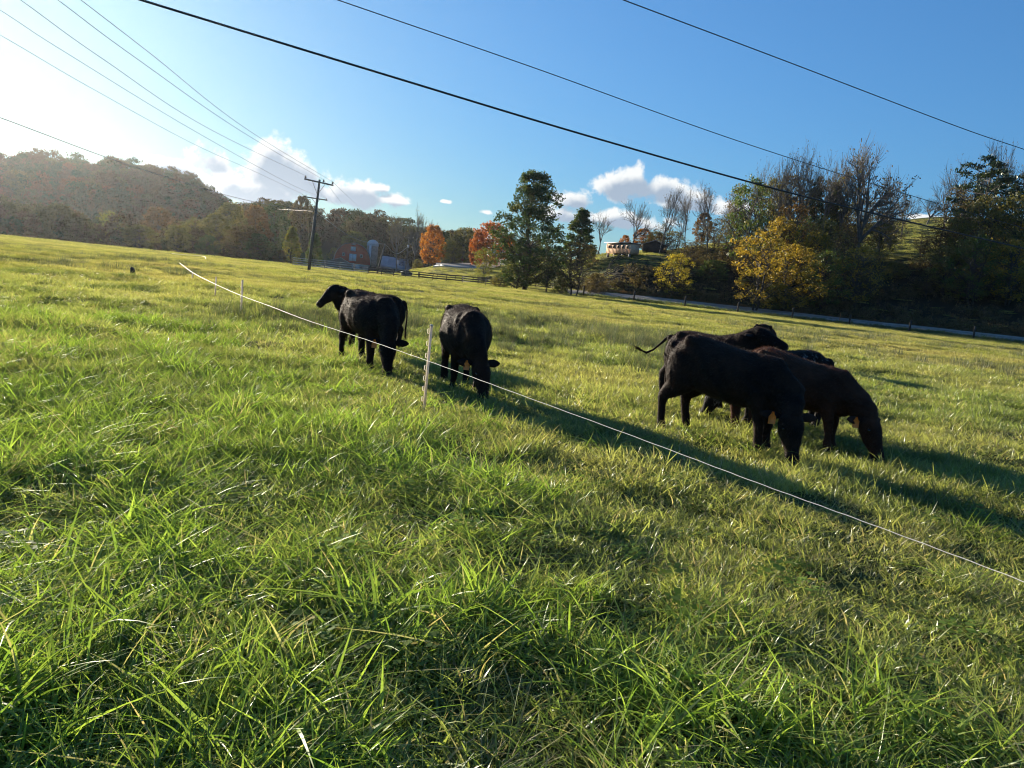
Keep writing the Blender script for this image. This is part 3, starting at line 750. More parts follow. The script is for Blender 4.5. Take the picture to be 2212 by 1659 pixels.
    # body mesh
    bm_ = fin.me('body', [skin, HOOF, EYE_M, NOSE], smooth=True)
    obj('body', bm_, root)
    # fur: short hairs over the body plus the switch of the tail
    v = V[Q]; ar = np.linalg.norm(np.cross(v[:, 1] - v[:, 0], v[:, 3] - v[:, 0]), axis=1); ar[hoofm] = 0
    pk = g.choice(len(Q), fur_n, p=ar / ar.sum()); w = g.dirichlet([1, 1, 1, 1], fur_n)
    P = (v[pk] * w[:, :, None]).sum(1); NN = NV[Q[pk]].mean(1); NN /= np.linalg.norm(NN, axis=1)[:, None] + 1e-6
    flow = np.tile(np.array([-.55, 0, -.85]), (fur_n, 1)) + g.normal(0, .35, (fur_n, 3))
    flow -= (flow * NN).sum(1)[:, None] * NN
    D = NN * (.45 + .35 * g.random(fur_n))[:, None] + flow * .8; D /= np.linalg.norm(D, axis=1)[:, None]
    top = sstep(.75, 1.15, P[:, 2])
    LN = (.014 + .018 * g.random(fur_n)) * (1 + .5 * top); S = np.cross(D, g.normal(0, 1, (fur_n, 3))); S /= np.linalg.norm(S, axis=1)[:, None]
    wd = .0012
    FV = np.stack([P - S * wd - NN * .002, P + S * wd - NN * .002, P + D * LN[:, None] + np.array([0, 0, -.3]) * (LN ** 1.0)[:, None] * .3], 1).reshape(-1, 3)
    tq = np.arange(fur_n * 3).reshape(-1, 3)
    tp = warp(tp); e0 = np.array(tp[-2]); e1 = np.array(tp[-1]); k = 260
    b0 = e0 + (e1 - e0) * g.random((k, 1)); dd = (e1 - e0) / np.linalg.norm(e1 - e0)
    tips = b0 + dd * (.10 + .10 * g.random((k, 1))) + g.normal(0, .022, (k, 3)); sd = g.normal(0, .002, (k, 3))
    SV = np.stack([b0 - sd, b0 + sd, tips], 1).reshape(-1, 3)
    if skin.name not in FURS: FURS[skin.name] = furmat(skin.name + '_hair', {'black_coat': (.020, .013, .010), 'dark_brown_coat': (.036, .020, .014), 'rusty_brown_coat': (.070, .034, .020), 'grey_flecked_coat': (.03, .027, .025)}[skin.name])
    fm = mesh('fur', np.vstack([FV, SV]), tris=np.vstack([tq, np.arange(k * 3).reshape(-1, 3) + len(FV)]), mats=[FURS[skin.name]])
    obj('fur', fm, root)
    if tagside:
        for s, tm_ in tagside:
            eb = PO + hs * s * .09 + up_ * -.035 - hdir * .01
            ed = hs * s * 1.0 - hdir * .12 + np.array([0, 0, -.10]); ed /= np.linalg.norm(ed)
            c = eb + ed * .10 + np.array([0, 0, -.045]) + rotz((.012, 0, 0), yh) * 1
            c = warp(c); t = MB()
            # plate facing the viewer side, rounded shoulders, narrow neck at the top
            w_, h_ = .038, .052
            nrm = np.array([math.cos(-math.pi / 2 - ang), math.sin(-math.pi / 2 - ang), 0]); sdv = np.array([-nrm[1], nrm[0], 0])
            pr = [(-w_, -h_), (w_, -h_), (w_, h_ * .5), (w_ * .45, h_), (w_ * .3, h_ * 1.5), (-w_ * .3, h_ * 1.5), (-w_ * .45, h_), (-w_, h_ * .5)]
            A = [c + sdv * a + np.array([0, 0, b_]) + nrm * .004 + nrm * .02 for a, b_ in pr]; B = [p - nrm * .004 for p in A]
            nn_ = len(pr); ctr = [c + nrm * .024, c + nrm * .02]
            t.add(A + B + ctr, [(i, (i + 1) % nn_, (i + 1) % nn_ + nn_, i + nn_) for i in range(nn_)], [(2 * nn_, i, (i + 1) % nn_) for i in range(nn_)] + [(2 * nn_ + 1, (i + 1) % nn_ + nn_, i + nn_) for i in range(nn_)])
            obj('ear_tag', t.me('ear_tag', [tm_]), root)
    return root
g0 = lambda a, b: gpx(a, b, -0.02)
make_cow('dark brown cow grazing side-on nearest the viewer, orange tag in its ear, tail hanging', g0(1468, 934), g0(1660, 982), BLACK, 1.05, 'graze', -.5, (.0, .08, .04, -.10), 'hang', .94, [(-1, TAGY)], seed=1, slope=.16)
make_cow('rusty brown cow grazing at the far right of the herd, orange tag in its ear', (3.32, 10.20), g0(1792, 968), RUSTY, 1.0, 'low', -.22, (.0, .08, 0, -.1), 'hang', .98, [(-1, TAGY)], seed=2, slope=.18)
make_cow('black cow with tail flicked out, resting its chin on a herd mate', (2.70, 12.45), (3.32, 11.75), BLACK, .95, 'rest', .15, (.05, 0, 0, -.08), 'flick', .95, seed=3, slope=0)
make_cow('black cow with grey flecked rump and face grazing hidden behind the nearest cow', (4.22, 11.08), (3.29, 10.98), PATCHY, .94, 'graze', .0, (.0, .05, 0, -.08), 'hang', .95, seed=4)
make_cow('dark brown cow farthest back in the right group, only its rump and raised tail showing', (dpx(1650, 702, 22.6).x, 22.6), (dpx(1660, 702, 23.5).x, 23.5), BROWNB, 1.0, 'graze', .0, (.0, .05, 0, -.08), 'raised', 1.0, seed=5, fur_n=12000)
make_cow('black cow standing with head raised and looking left behind a grazing cow', (-2.62, 15.9), (-3.38, 15.35), BLACK, .93, 'up', .0, (.0, .05, 0, -.08), 'hang', .9, seed=6, slope=0)
make_cow('black cow grazing with orange ear tag in front of the head-raised cow', g0(768, 786), g0(820, 806), BLACK, 1.02, 'graze', -.22, (.04, 0, 0, -.08), 'hang', 1.05, [(-1, TAGM)], seed=7, slope=.07)
make_cow('black cow grazing head-on beside the white fence stake, orange tag in its ear', g0(984, 830), g0(1004, 853), BLACK, 1.03, 'graze', .28, (.0, -.12, .10, 0), 'hang', 1.05, [(-1, TAGM)], seed=8, slope=.07)
# ------------------------------------------------------------------ trees
BARK = mat('bark', (.060, .050, .042), .9, noise=(6, (.10, .088, .075)))
BARKG = mat('grey_bark', (.105, .092, .080), .9, noise=(5, (.16, .145, .13)))
LM = {
    'dkgreen': leafmat('lf_dkgreen', (.030, .058, .018), (.065, .095, .028), (.11, .10, .03), .35, .04, .5),
    'green':   leafmat('lf_green', (.050, .090, .020), (.100, .135, .030), (.16, .13, .03), .4, .04, .5),
    'yelgreen': leafmat('lf_yelgreen', (.110, .130, .022), (.190, .180, .028), (.24, .18, .03), .4, .04, .5),
    'yellow':  leafmat('lf_yellow', (.30, .24, .025), (.42, .30, .030), (.20, .20, .03), .45, .03, .5),
    'ochre':   leafmat('lf_ochre', (.26, .165, .022), (.38, .25, .034), (.12, .12, .025), .42, .03, .5),
    'olive':   leafmat('lf_olive', (.090, .088, .022), (.165, .140, .034), (.22, .16, .035), .38, .04, .5),
    'brown':   leafmat('lf_brown', (.075, .052, .026), (.135, .090, .040), (.10, .09, .03), .35, .03, .6),
    'orange':  leafmat('lf_orange', (.34, .125, .015), (.46, .19, .022), (.28, .08, .015), .45, .03, .5),
    'red':     leafmat('lf_red', (.33, .070, .018), (.42, .125, .020), (.20, .10, .02), .45, .03, .5),
    'rust':    leafmat('lf_rust', (.13, .068, .026), (.20, .100, .034), (.10, .07, .025), .38, .03, .5),
    'tan':    leafmat('lf_tan', (.10, .066, .032), (.15, .098, .045), (.08, .07, .03), .35, .03, .6),
    'w_olive': leafmat('lf_far_olive', (.060, .055, .018), (.100, .085, .026), (.11, .09, .03), .2, .02, .6),  # w_ tones are darkened: shade of the backlit hill put into leaf colour
    'w_brown': leafmat('lf_far_brown', (.072, .048, .024), (.115, .072, .034), (.07, .06, .03), .2, .02, .6),
    'w_green': leafmat('lf_far_green', (.026, .044, .018), (.050, .070, .026), (.08, .07, .03), .2, .02, .6),
    'w_rust': leafmat('lf_far_rust', (.12, .055, .024), (.17, .075, .028), (.08, .06, .03), .2, .02, .6),
    'pine':    leafmat('lf_pine', (.014, .032, .014), (.034, .055, .022), (.05, .06, .02), .2, .05, .45),
}
ENV = {
    'round': lambda t: np.sqrt(np.clip(1 - ((t - .45) / .56) ** 2, 0, 1)),
    'oval':  lambda t: np.sqrt(np.clip(1 - ((t - .5) / .52) ** 2, 0, 1)) * .95,
    'cone':  lambda t: np.clip((1.04 - t), 0, 1) ** .75 * np.clip(t * 9 + .35, 0, 1),
    'tall':  lambda t: np.interp(t, [0, .08, .25, .42, .55, .7, .82, .92, 1], [.55, .9, 1.0, 1.0, .9, .74, .58, .48, .2]),
    'wide':  lambda t: np.interp(t, [0, .15, .45, .75, .92, 1], [.5, .85, 1, .9, .55, .15]),
    'bush':  lambda t: np.sqrt(np.clip(1 - (t * .98) ** 2.4, 0, 1)),
}
def leaves(g, C, rc, nl, ls, flat=1.0):
    """leaf-sized quads round cluster centres C"""
    k = len(C); n = k * nl
    cen = np.repeat(C, nl, 0); rr_ = np.repeat(np.broadcast_to(rc, (k,)), nl)
    d = g.normal(0, 1, (n, 3)); d /= np.linalg.norm(d, axis=1)[:, None]; d *= (g.random(n) ** .45)[:, None]
    P = cen + d * rr_[:, None] * np.array([1, 1, flat])
    a = g.normal(0, 1, (n, 3)); a /= np.linalg.norm(a, axis=1)[:, None]
    b = np.cross(a, g.normal(0, 1, (n, 3))); b /= np.linalg.norm(b, axis=1)[:, None]
    s = (ls * (.55 + .9 * g.random(n)))[:, None] * .5
    V = np.stack([P - a * s, P + b * s * .62, P + a * s * 1.1, P - b * s * .62], 1).reshape(-1, 3)
    c = np.zeros((n, 4, 3), np.float32); c[:, :, 0] = g.random(n)[:, None]; c[:, :, 1] = np.repeat(g.random(k), nl)[:, None] * .75 + .25 * g.random(n)[:, None]
    return V, np.arange(n * 4).reshape(-1, 4), c.reshape(-1, 3)
def curve3(a, b, up, n=5):
    a = np.array(a, float); b = np.array(b, float); t = np.linspace(0, 1, n)[:, None]
    m = (a + b) / 2 + np.array([0, 0, up])
    return (1 - t) ** 2 * a + 2 * t * (1 - t) * m + t ** 2 * b
def leafy(seed, Ht, hw, env, c0=.2, ncl=160, rc=.8, nl=26, ls=.3, inner=.5, stems=1, lump=.35, fanbr=.5, flat=.8):
    g = np.random.default_rng(seed)
    t = g.random(ncl) ** .9; th = g.random(ncl) * 6.283
    # lobes make the outline uneven
    lob = 1 - lump + lump * 2 * vnoise(th * 1.6 + seed, t * 5 + seed * 3, seed)
    lob = np.where(th > 5.7, lob * .9 + .1, lob)
    rad = hw * ENV[env](t) * lob * (inner + (1 - inner) * np.sqrt(g.random(ncl)))
    C = np.stack([rad * np.cos(th), rad * np.sin(th), Ht * (c0 + (1 - c0) * t) - rc * .3], -1)
    V, Q, c = leaves(g, C, rc * (.6 + .7 * g.random(ncl)), nl, ls, flat)
    tr = MB()
    tops = []
    for s in range(stems):
        a = g.random() * 6.28; off = 0 if stems == 1 else hw * .10
        b = np.array([off * math.cos(a), off * math.sin(a), -.4]); lean = hw * (.08 if stems == 1 else .28)
        pts = [b]
        nseg = 8
        for k in range(1, nseg + 1):
            f = k / nseg
            pts.append(np.array([b[0] + lean * f * math.cos(a) + g.normal(0, .012 * Ht), b[1] + lean * f * math.sin(a) + g.normal(0, .012 * Ht), Ht * .9 * f]))
        pts = np.array(pts); r0 = Ht * .017 * (1 if stems == 1 else .75)
        tr.tube(pts, r0 * (1 - .88 * np.linspace(0, 1, nseg + 1)) + .015, 8); tops.append(pts)
    for k in range(int(ncl * fanbr)):
        p = C[k]; P = tops[k % stems]
        z0 = max(Ht * c0 * .75, p[2] - np.hypot(p[0], p[1]) * (.55 + .5 * g.random())); zz = np.interp(z0, P[:, 2], np.arange(len(P)))
        i0 = min(int(zz), len(P) - 2); s0 = P[i0] * (1 - (zz - i0)) + P[i0 + 1] * (zz - i0)
        L = np.linalg.norm(p - s0)
        tr.tube(curve3(s0, p, -.08 * L, 5), np.linspace(.012 * L + .02, .012, 5), 4, cap=False)
    return tr.me('trunk_shape', [BARK], smooth=True), (V, Q, c)
def bare(seed, Ht, leafn=0, ls=.17, stems=3, fork=.3, ang=.5, spreadf=1.0, depth=4):
    """leafless tree grown branch by branch; returns trunk+limbs mesh and twig (+ few leaves) data"""
    g = np.random.default_rng(seed); tr = MB(); tw = MB(); tips = []
    def rec(p, d, L, r, lv):
        n = 4; pts = [p]; dd = d.copy()
        for k in range(n):
            dd = dd + g.normal(0, .13, 3) + np.array([0, 0, .07]); dd /= np.linalg.norm(dd)
            pts.append(pts[-1] + dd * L / n)
        pts = np.array(pts); rads = np.linspace(r, r * .55 if lv < depth else r * .3, n + 1)
        if lv <= 2: tr.tube(pts, rads, 6 if lv < 2 else 4, cap=False)
        else: tw.tube(pts, rads, 3, cap=False)
        if lv >= depth: tips.append(pts[-1]); tips.append(pts[2]); return
        nc = (4, 5, 5, 5, 3)[lv] if lv else stems
        for k in range(nc):
            f = (.35 + .65 * (k + g.random()) / nc) if lv else 1.0
            q = pts[0] + 0; x = f * n; i0 = min(int(x), n - 1); q = pts[i0] * (1 - (x - i0)) + pts[i0 + 1] * (x - i0)
            ax = np.cross(dd, g.normal(0, 1, 3)); ax /= np.linalg.norm(ax)
            if lv == 0:
                a = k / nc * 6.28 + g.random(); ax = np.array([math.cos(a), math.sin(a), 0])
            an = ang * (.6 + .8 * g.random()) * (1.0 if lv else .62 * spreadf)
            d2 = dd * math.cos(an) + np.cross(ax, dd) * math.sin(an)
            rec(q, d2 / np.linalg.norm(d2), L * (.55 + .2 * g.random()) * (1.0 if lv else 1.55 * (1 - fork) / .7), max(r * (.45 if lv else .62), .024), lv + 1)
    rec(np.array([0, 0, -.4]), np.array([0, 0, 1.]), Ht * fork, Ht * .017, 0)
    tips = np.array(tips)
    if leafn: 
        pick = tips[g.choice(len(tips), min(leafn, len(tips)), replace=False)]
        V, Q, c = leaves(g, pick, .30, 3, ls)
    else: V = Q = c = None
    allz = np.vstack(tw.V)
    top = np.percentile(allz[:, 2], 98.5); wd = np.percentile(np.hypot(allz[:, 0], allz[:, 1]), 90)
    return tr.me('trunk_shape', [BARKG], smooth=True), tw, (V, Q, c), top, wd
def crown_mesh(tw, lv, m):
    mb_V = []; Qs = []; mi = []; c = []
    n = 0
    if tw is not None:
        V = np.vstack(tw.V); Qt = np.vstack(tw.Q); mb_V.append(V); Qs.append(Qt); mi += [1] * len(Qt); c.append(np.ones((len(V), 3), np.float32)); n = len(V)
    if lv[0] is not None:
        mb_V.append(lv[0]); Qs.append(lv[1] + n); mi += [0] * len(lv[1]); c.append(lv[2])
    return mesh('crown_shape', np.vstack(mb_V), np.vstack(Qs), col=np.vstack(c), mats=[m, BARKG], mi=mi)
PR = {}
def proto(k, Ht, hw, tm, cm): PR[k] = (Ht, hw, tm, cm)
for k, a in {
    'syc':   dict(seed=1, Ht=21, hw=5.2, env='tall', c0=.07, ncl=420, rc=.95, nl=48, ls=.34, inner=.30, lump=.42, flat=.75),
    'round1': dict(seed=2, Ht=12, hw=4.2, env='round', c0=.16, ncl=240, rc=.75, nl=36, ls=.34, inner=.5, lump=.22),
    'round2': dict(seed=3, Ht=12, hw=4.2, env='oval', c0=.12, ncl=220, rc=.80, nl=34, ls=.36, inner=.5, lump=.30),
    'cone1': dict(seed=4, Ht=12, hw=3.0, env='cone', c0=.05, ncl=260, rc=.60, nl=34, ls=.30, inner=.45, lump=.20),
    'loose1': dict(seed=5, Ht=14, hw=5.0, env='wide', c0=.14, ncl=150, rc=.95, nl=30, ls=.32, inner=.25, lump=.45, stems=2),
    'loose2': dict(seed=6, Ht=14, hw=5.0, env='wide', c0=.10, ncl=170, rc=.90, nl=28, ls=.32, inner=.25, lump=.50, stems=3),
    'thin1': dict(seed=7, Ht=12, hw=4.2, env='wide', c0=.18, ncl=190, rc=1.05, nl=13, ls=.28, inner=.15, lump=.35, stems=2, fanbr=.8),
    'thin2': dict(seed=8, Ht=12, hw=4.2, env='round', c0=.22, ncl=150, rc=1.1, nl=12, ls=.30, inner=.15, lump=.35, stems=2, fanbr=.9),
    'bush1': dict(seed=9, Ht=4, hw=2.6, env='bush', c0=.02, ncl=110, rc=.55, nl=30, ls=.24, inner=.4, lump=.35, stems=3),
    'bush2': dict(seed=10, Ht=7, hw=4.4, env='bush', c0=.02, ncl=190, rc=.70, nl=32, ls=.28, inner=.4, lump=.42, stems=3),
}.items():
    tm, lv = leafy(**a); proto(k, a['Ht'], a['hw'], tm, crown_mesh(None, lv, LM['green']))
for k, a in {
    'bare1': dict(seed=21, Ht=15, stems=4, fork=.26, ang=.72, leafn=150, spreadf=1.2),
    'bare2': dict(seed=22, Ht=15, stems=4, fork=.30, ang=.62, leafn=260, spreadf=1.1),
    'bare3': dict(seed=23, Ht=15, stems=5, fork=.20, ang=.75, leafn=300, spreadf=1.3),
    'bare4': dict(seed=24, Ht=15, stems=3, fork=.38, ang=.45, leafn=200, spreadf=1.0),
}.items():
    tm, tw, lv, top, wd = bare(**a); proto(k, top, wd, tm, crown_mesh(tw, lv, LM['brown']))
def pine(seed):
    g = np.random.default_rng(seed); tr = MB(); tr.tube([(0, 0, -.4), (.1, .05, 4), (-.1, .1, 8), (.1, 0, 12.6)], [.24, .20, .14, .04], 8)
    C = []
    for k in range(26):
        z = 5.0 + 8.0 * (k / 26) + g.normal(0, .2); a = k * 2.4 + g.random(); L = (5.4 * (1 - ((k / 26) - .35) ** 2 * 1.9)) * (.6 + .5 * g.random())
        e = np.array([L * math.cos(a), L * math.sin(a), z + .18 * L])
        tr.tube(curve3((0, 0, z - .3), e, -.3, 5), np.linspace(.08, .015, 5), 4, cap=False)
        for f in np.linspace(.45, 1.02, 7): C.append(np.array([0, 0, z]) + (e - np.array([0, 0, z])) * f + g.normal(0, .28, 3) * (1, 1, .3) + (0, 0, .15))
    V, Q, c = leaves(g, np.array(C), .85, 26, .30, .34)
    return tr.me('trunk_shape', [BARK], smooth=True), crown_mesh(None, (V, Q, c), LM['pine'])
tm, cm = pine(3); proto('pine', 13.2, 5.2, tm, cm)

def tree(px, top, hw, Y, k, m, label, group=None, rot=None, base=None, name=None):
    """px, top: where the tree's top stands seen from the camera; hw: half width; Y: how far it stands"""
    Ht, w0, tm, cm = PR[k]
    T = dpx(px, top, Y); x = T.x
    # the tree stands upright, so its foot is straight below the top
    zb = H(x, Y) if base is None else base
    if px > 1560: hw = hw * 1.12 if hw else hw
    h = T.z - zb; s = h / Ht; sw = (hw / F0 * Y) / w0 if hw else s
    nm = name or {'b': 'bare_tree', 'p': 'pine_tree'}.get(k[0] if k[:4] == 'bare' or k == 'pine' else '', 'bush' if k[:4] == 'bush' else 'tree')
    cat = 'bush' if nm == 'bush' else 'tree'
    root = thing(nm, label, cat, (x, Y, zb), (px * 1.7) % 6.28 if rot is None else rot, group)
    root.scale = (sw, sw, s)
    a = obj('trunk' if nm != 'bush' else 'stems', tm, root)
    b = obj('crown', cm, root)
    b.material_slots[0].link = 'OBJECT'; b.material_slots[0].material = LM[m]
    return root
TL = [
 # middle group
 (1160, 370, 70, 124, 'syc', 'dkgreen', 'tall dark green leafy tree, biggest in the middle, narrowing to a ragged top'),
 (1260, 452, 47, 168, 'cone1', 'dkgreen', 'pointed dark green tree standing right behind the thin brown tree'),
 (1252, 520, 50, 121, 'thin1', 'brown', 'thin brown twin-stemmed tree at the pasture fence beside the big green tree'),
 (1120, 552, 36, 122, 'loose2', 'dkgreen', 'small dark green tree below the left side of the big tree'),
 (1190, 556, 24, 120, 'thin2', 'olive', 'small half bare olive tree at the foot of the big tree'),
 (1048, 536, 27, 150, 'loose1', 'yelgreen', 'small yellow green tree at the fence below the red maple'),
 (1068, 480, 42, 230, 'round2', 'red', 'big orange red maple behind the left of the big green tree'),
 (1034, 500, 17, 226, 'round1', 'red', 'narrow bright red maple at the left edge of the big red maple'),
 (938, 486, 26, 235, 'round1', 'orange', 'round bright orange maple standing alone above the road bank'),
 (978, 524, 30, 226, 'loose1', 'olive', 'loose olive tree just right of the round orange maple'),
 (1004, 492, 30, 300, 'round2', 'olive', 'dark rounded tree rising behind the loose olive tree by the guardrail'),
 (962, 500, 20, 310, 'round1', 'dkgreen', 'dark tree half hidden behind the round orange maple'),
 (902, 560, 12, 240, 'bush2', 'olive', 'low olive bush left of the round orange maple'),
 (1300, 462, 26, 200, 'bare4', 'brown', 'slim bare tree against the cloud right of the pointed green tree'),
 (1216, 585, 22, 123, 'bush2', 'dkgreen', 'dark green bush between the big tree and the thin brown tree'),
 (1082, 590, 20, 126, 'bush2', 'olive', 'olive bush by the fence left of the small dark green tree'),
 (1290, 590, 26, 134, 'bush2', 'brown', 'brown scrub below the hillside shed'),
 # hill right of the shed
 (1374, 436, 38, 168, 'bare1', 'brown', 'spreading bare tree just right of the hillside shed'),
 (1392, 494, 22, 190, 'round1', 'orange', 'orange tree behind the bare tree by the hillside shed'),
 (1352, 508, 12, 195, 'round1', 'orange', 'tiny orange treetop showing above the hillside shed roof'),
 (1418, 500, 20, 185, 'round2', 'olive', 'olive tree behind the bare tree beside the shed'),
 (1443, 406, 30, 168, 'bare2', 'brown', 'tall bare tree in front of the big right cloud'),
 (1440, 480, 30, 175, 'thin2', 'brown', 'brown half bare tree under the tall bare tree'),
 (1498, 410, 24, 168, 'bare4', 'brown', 'bare forked tree between the right cloud and the small orange maple'),
 (1478, 448, 24, 176, 'bare1', 'brown', 'slim bare tree just left of the small hill maple'),
 (1548, 402, 32, 166, 'bare2', 'rust', 'bare tree with a few rust leaves above the small hill maple'),
 (1524, 460, 20, 190, 'round1', 'rust', 'small orange maple high on the hill among bare trees'),
 (1580, 430, 24, 172, 'bare1', 'brown', 'bare tree left of the tall yellow green hill tree'),
 (1628, 384, 46, 152, 'loose1', 'green', 'tall loose yellow green tree on the hill left of the bare stand'),
 (1664, 352, 28, 162, 'bare4', 'brown', 'upright bare tree right behind the loose yellow green hill tree'),
 (1698, 340, 40, 160, 'bare1', 'brown', 'bare tree in the tall stand, leftmost of the three spreading ones'),
 (1752, 332, 44, 158, 'bare2', 'brown', 'bare tree in the tall stand just left of the pointed green hill tree'),
 (1795, 345, 34, 160, 'bare4', 'brown', 'slim bare tree between the pointed green hill tree and the biggest bare tree'),
 (1882, 320, 72, 150, 'bare3', 'brown', 'biggest bare tree on the skyline with a wide fan of branches'),
 (1812, 392, 30, 168, 'cone1', 'green', 'pointed green hill tree below the bare stand'),
 (1762, 412, 24, 170, 'round1', 'dkgreen', 'dark rounded tree behind the bare stand'),
 (1722, 436, 52, 146, 'thin1', 'rust', 'russet thinning tree at the centre of the wooded hillside'),
 (1690, 470, 44, 142, 'loose2', 'ochre', 'ochre tree above the big golden bush tree'),
 (1790, 470, 50, 142, 'thin1', 'olive', 'olive thinning tree on the hillside below the bare stand'),
 (1845, 462, 40, 152, 'thin2', 'brown', 'brown thinning tree behind the biggest bare tree'),
 (1650, 500, 62, 128, 'loose1', 'ochre', 'big golden ochre tree leaning over the road, largest yellow one'),
 (1720, 530, 58, 131, 'loose2', 'ochre', 'dense ochre tree at the foot of the hill right of the golden tree'),
 (1800, 540, 48, 133, 'loose1', 'green', 'green tree low on the bank left of the ochre hanging tree'),
 (1866, 528, 44, 134, 'thin1', 'ochre', 'ochre tree with hanging leaves low on the bank'),
 (1466, 548, 40, 138, 'loose2', 'yellow', 'bright yellow small tree beside the road under the hillside fence'),
 (1500, 520, 34, 150, 'thin1', 'brown', 'brown thin tree just above the bright yellow small tree'),
 (1542, 562, 32, 145, 'bush2', 'green', 'dark green bush right of the bright yellow small tree'),
 (1580, 500, 30, 158, 'thin2', 'brown', 'brown thin tree between the green bush and the golden tree'),
 (1370, 590, 26, 146, 'bush2', 'olive', 'olive scrub on the dark slope below the hillside fence'),
 (1336, 606, 20, 142, 'bush1', 'brown', 'low brown scrub at the bottom of the dark slope'),
 (1912, 440, 24, 175, 'bare2', 'brown', 'small bare tree right of the biggest bare tree'),
 (1960, 428, 30, 190, 'bare1', 'brown', 'low bare tree at the left edge of the open hilltop pasture'),
 (1930, 470, 30, 180, 'thin2', 'brown', 'brown scrubby tree at the left edge of the open hilltop pasture'),
 (2012, 430, 30, 215, 'bare3', 'brown', 'bare tree on the crest right of the open hilltop gap'),
 (2040, 482, 34, 150, 'thin1', 'rust', 'tree with sparse orange leaves right of the open hillside pasture'),
 (2066, 348, 34, 165, 'bare4', 'brown', 'bare upright tree left of the dark pine'),
 (2146, 345, 72, 150, 'pine', 'pine', 'dark pine with flat layered boughs standing above the right trees'),
 (2172, 308, 40, 165, 'bare1', 'brown', 'bare tree rising behind the dark pine'),
 (2215, 336, 40, 160, 'bare2', 'brown', 'bare tree at the far right behind the olive trees'),
 (2100, 432, 46, 150, 'thin1', 'brown', 'brown tree under the left side of the pine'),
 (2140, 425, 60, 141, 'loose2', 'olive', 'large olive tree just below the pine'),
 (2205, 418, 56, 138, 'loose1', 'olive', 'olive gold tree at the right edge under the bare tops'),
 (2050, 530, 42, 140, 'loose1', 'olive', 'olive tree overhanging the dark bank at the pasture side'),
 (2120, 510, 52, 135, 'loose2', 'green', 'broad green tree near the road left of the right edge trees'),
 (2200, 520, 52, 133, 'loose1', 'ochre', 'low ochre tree at the right edge close to the road'),
 (2270, 440, 60, 138, 'loose2', 'ochre', 'ochre tree partly outside the right edge'),
 (2010, 590, 26, 140, 'thin2', 'brown', 'brown sapling on the dark bank below the open pasture'),
 (1936, 566, 26, 150, 'bush2', 'olive', 'olive bush at the top of the dark bank'),
 (1605, 400, 34, 168, 'thin1', 'tan', 'tan half bare tree just left of the tall bare stand'),
 (1672, 386, 40, 166, 'loose1', 'olive', 'olive tree filling the space under the leftmost spreading bare tree'),
 (1730, 372, 40, 168, 'thin1', 'brown', 'brown thinning tree between the first two spreading bare trees'),
 (1775, 384, 36, 166, 'loose2', 'w_green', 'dark green crown right behind the pointed green hill tree'),
 (1838, 366, 40, 166, 'thin1', 'brown', 'brown thinning tree just left of the biggest bare tree'),
 (1925, 392, 40, 168, 'thin2', 'brown', 'brown thinning tree on the right shoulder of the biggest bare tree'),
 (1710, 360, 36, 170, 'bare2', 'brown', 'bare tree with fine twigs behind the leftmost spreading bare tree'),
 (1840, 344, 36, 162, 'bare1', 'brown', 'bare tree leaning over between the pointed green tree and the biggest bare tree'),
 (2092, 398, 44, 158, 'thin1', 'brown', 'brown tree with thin top left of the pine'),
 (2180, 385, 56, 156, 'loose2', 'w_green', 'dark crown right behind the pine'),
 (2120, 372, 40, 162, 'bare3', 'brown', 'bare tree with fanned top just left of the pine top'),
 (1412, 520, 26, 180, 'thin1', 'brown', 'brown thinning tree above the hillside fence right of the dark shed'),
 (1460, 500, 30, 182, 'loose2', 'olive', 'olive tree on the crest between two bare trees'),
 (1555, 470, 34, 178, 'thin1', 'brown', 'brown tree right behind the small hill maple'),
 (1600, 455, 32, 170, 'loose2', 'olive', 'olive tree behind the loose yellow green hill tree'),
 (1610, 540, 34, 150, 'thin1', 'brown', 'dim brown tree in the hollow left of the golden tree'),
 (1660, 430, 36, 172, 'loose1', 'olive', 'olive crowned tree behind the ochre trees, left part of the stand'),
 (1700, 415, 34, 176, 'thin1', 'tan', 'tan thinning tree under the leftmost spreading bare tree'),
 (1740, 470, 38, 150, 'loose1', 'green', 'green tree halfway up the wooded hillside'),
 (1770, 500, 40, 140, 'loose2', 'ochre', 'ochre green tree halfway up, right of the golden tree'),
 (1830, 440, 34, 176, 'loose2', 'olive', 'olive tree behind the pointed green hill tree'),
 (1868, 430, 34, 178, 'thin1', 'tan', 'tan thinning tree behind the fork of the biggest bare tree'),
 (1905, 480, 36, 160, 'loose1', 'olive', 'olive tree right of the biggest bare tree trunk'),
 (1830, 500, 36, 146, 'thin1', 'brown', 'brown thinning tree in front of the biggest bare tree trunk'),
 (1900, 540, 34, 142, 'thin2', 'olive', 'thin olive tree above the shaded hollow'),
 (2085, 470, 40, 146, 'loose2', 'olive', 'olive tree in front of the pine trunk on its left'),
 (2175, 470, 46, 144, 'loose1', 'ochre', 'olive gold tree right of the pine trunk'),
 (2090, 590, 40, 136, 'thin1', 'olive', 'thin low olive tree with pale trunk on the right bank'),
 (2160, 600, 44, 136, 'thin1', 'brown', 'thin low brown tree on the right bank close to the road'),
 (2000, 500, 20, 165, 'thin2', 'brown', 'brown sapling in the middle of the open hillside pasture'),
 (1680, 610, 40, 133, 'bush2', 'olive', 'olive bush under the golden tree'),
 (1780, 622, 40, 135, 'bush2', 'brown', 'brown bush at the foot of the wooded bank'),
 (1420, 600, 24, 146, 'bush1', 'olive', 'low olive bush left of the bright yellow small tree'),
 # left row along the far meadow edge
 (236, 456, 28, 205, 'loose1', 'yelgreen', 'pale yellow green tree standing forward of the left wood'),
 (304, 486, 34, 200, 'round1', 'olive', 'rounded willow-like tree right of the pale yellow green tree'),
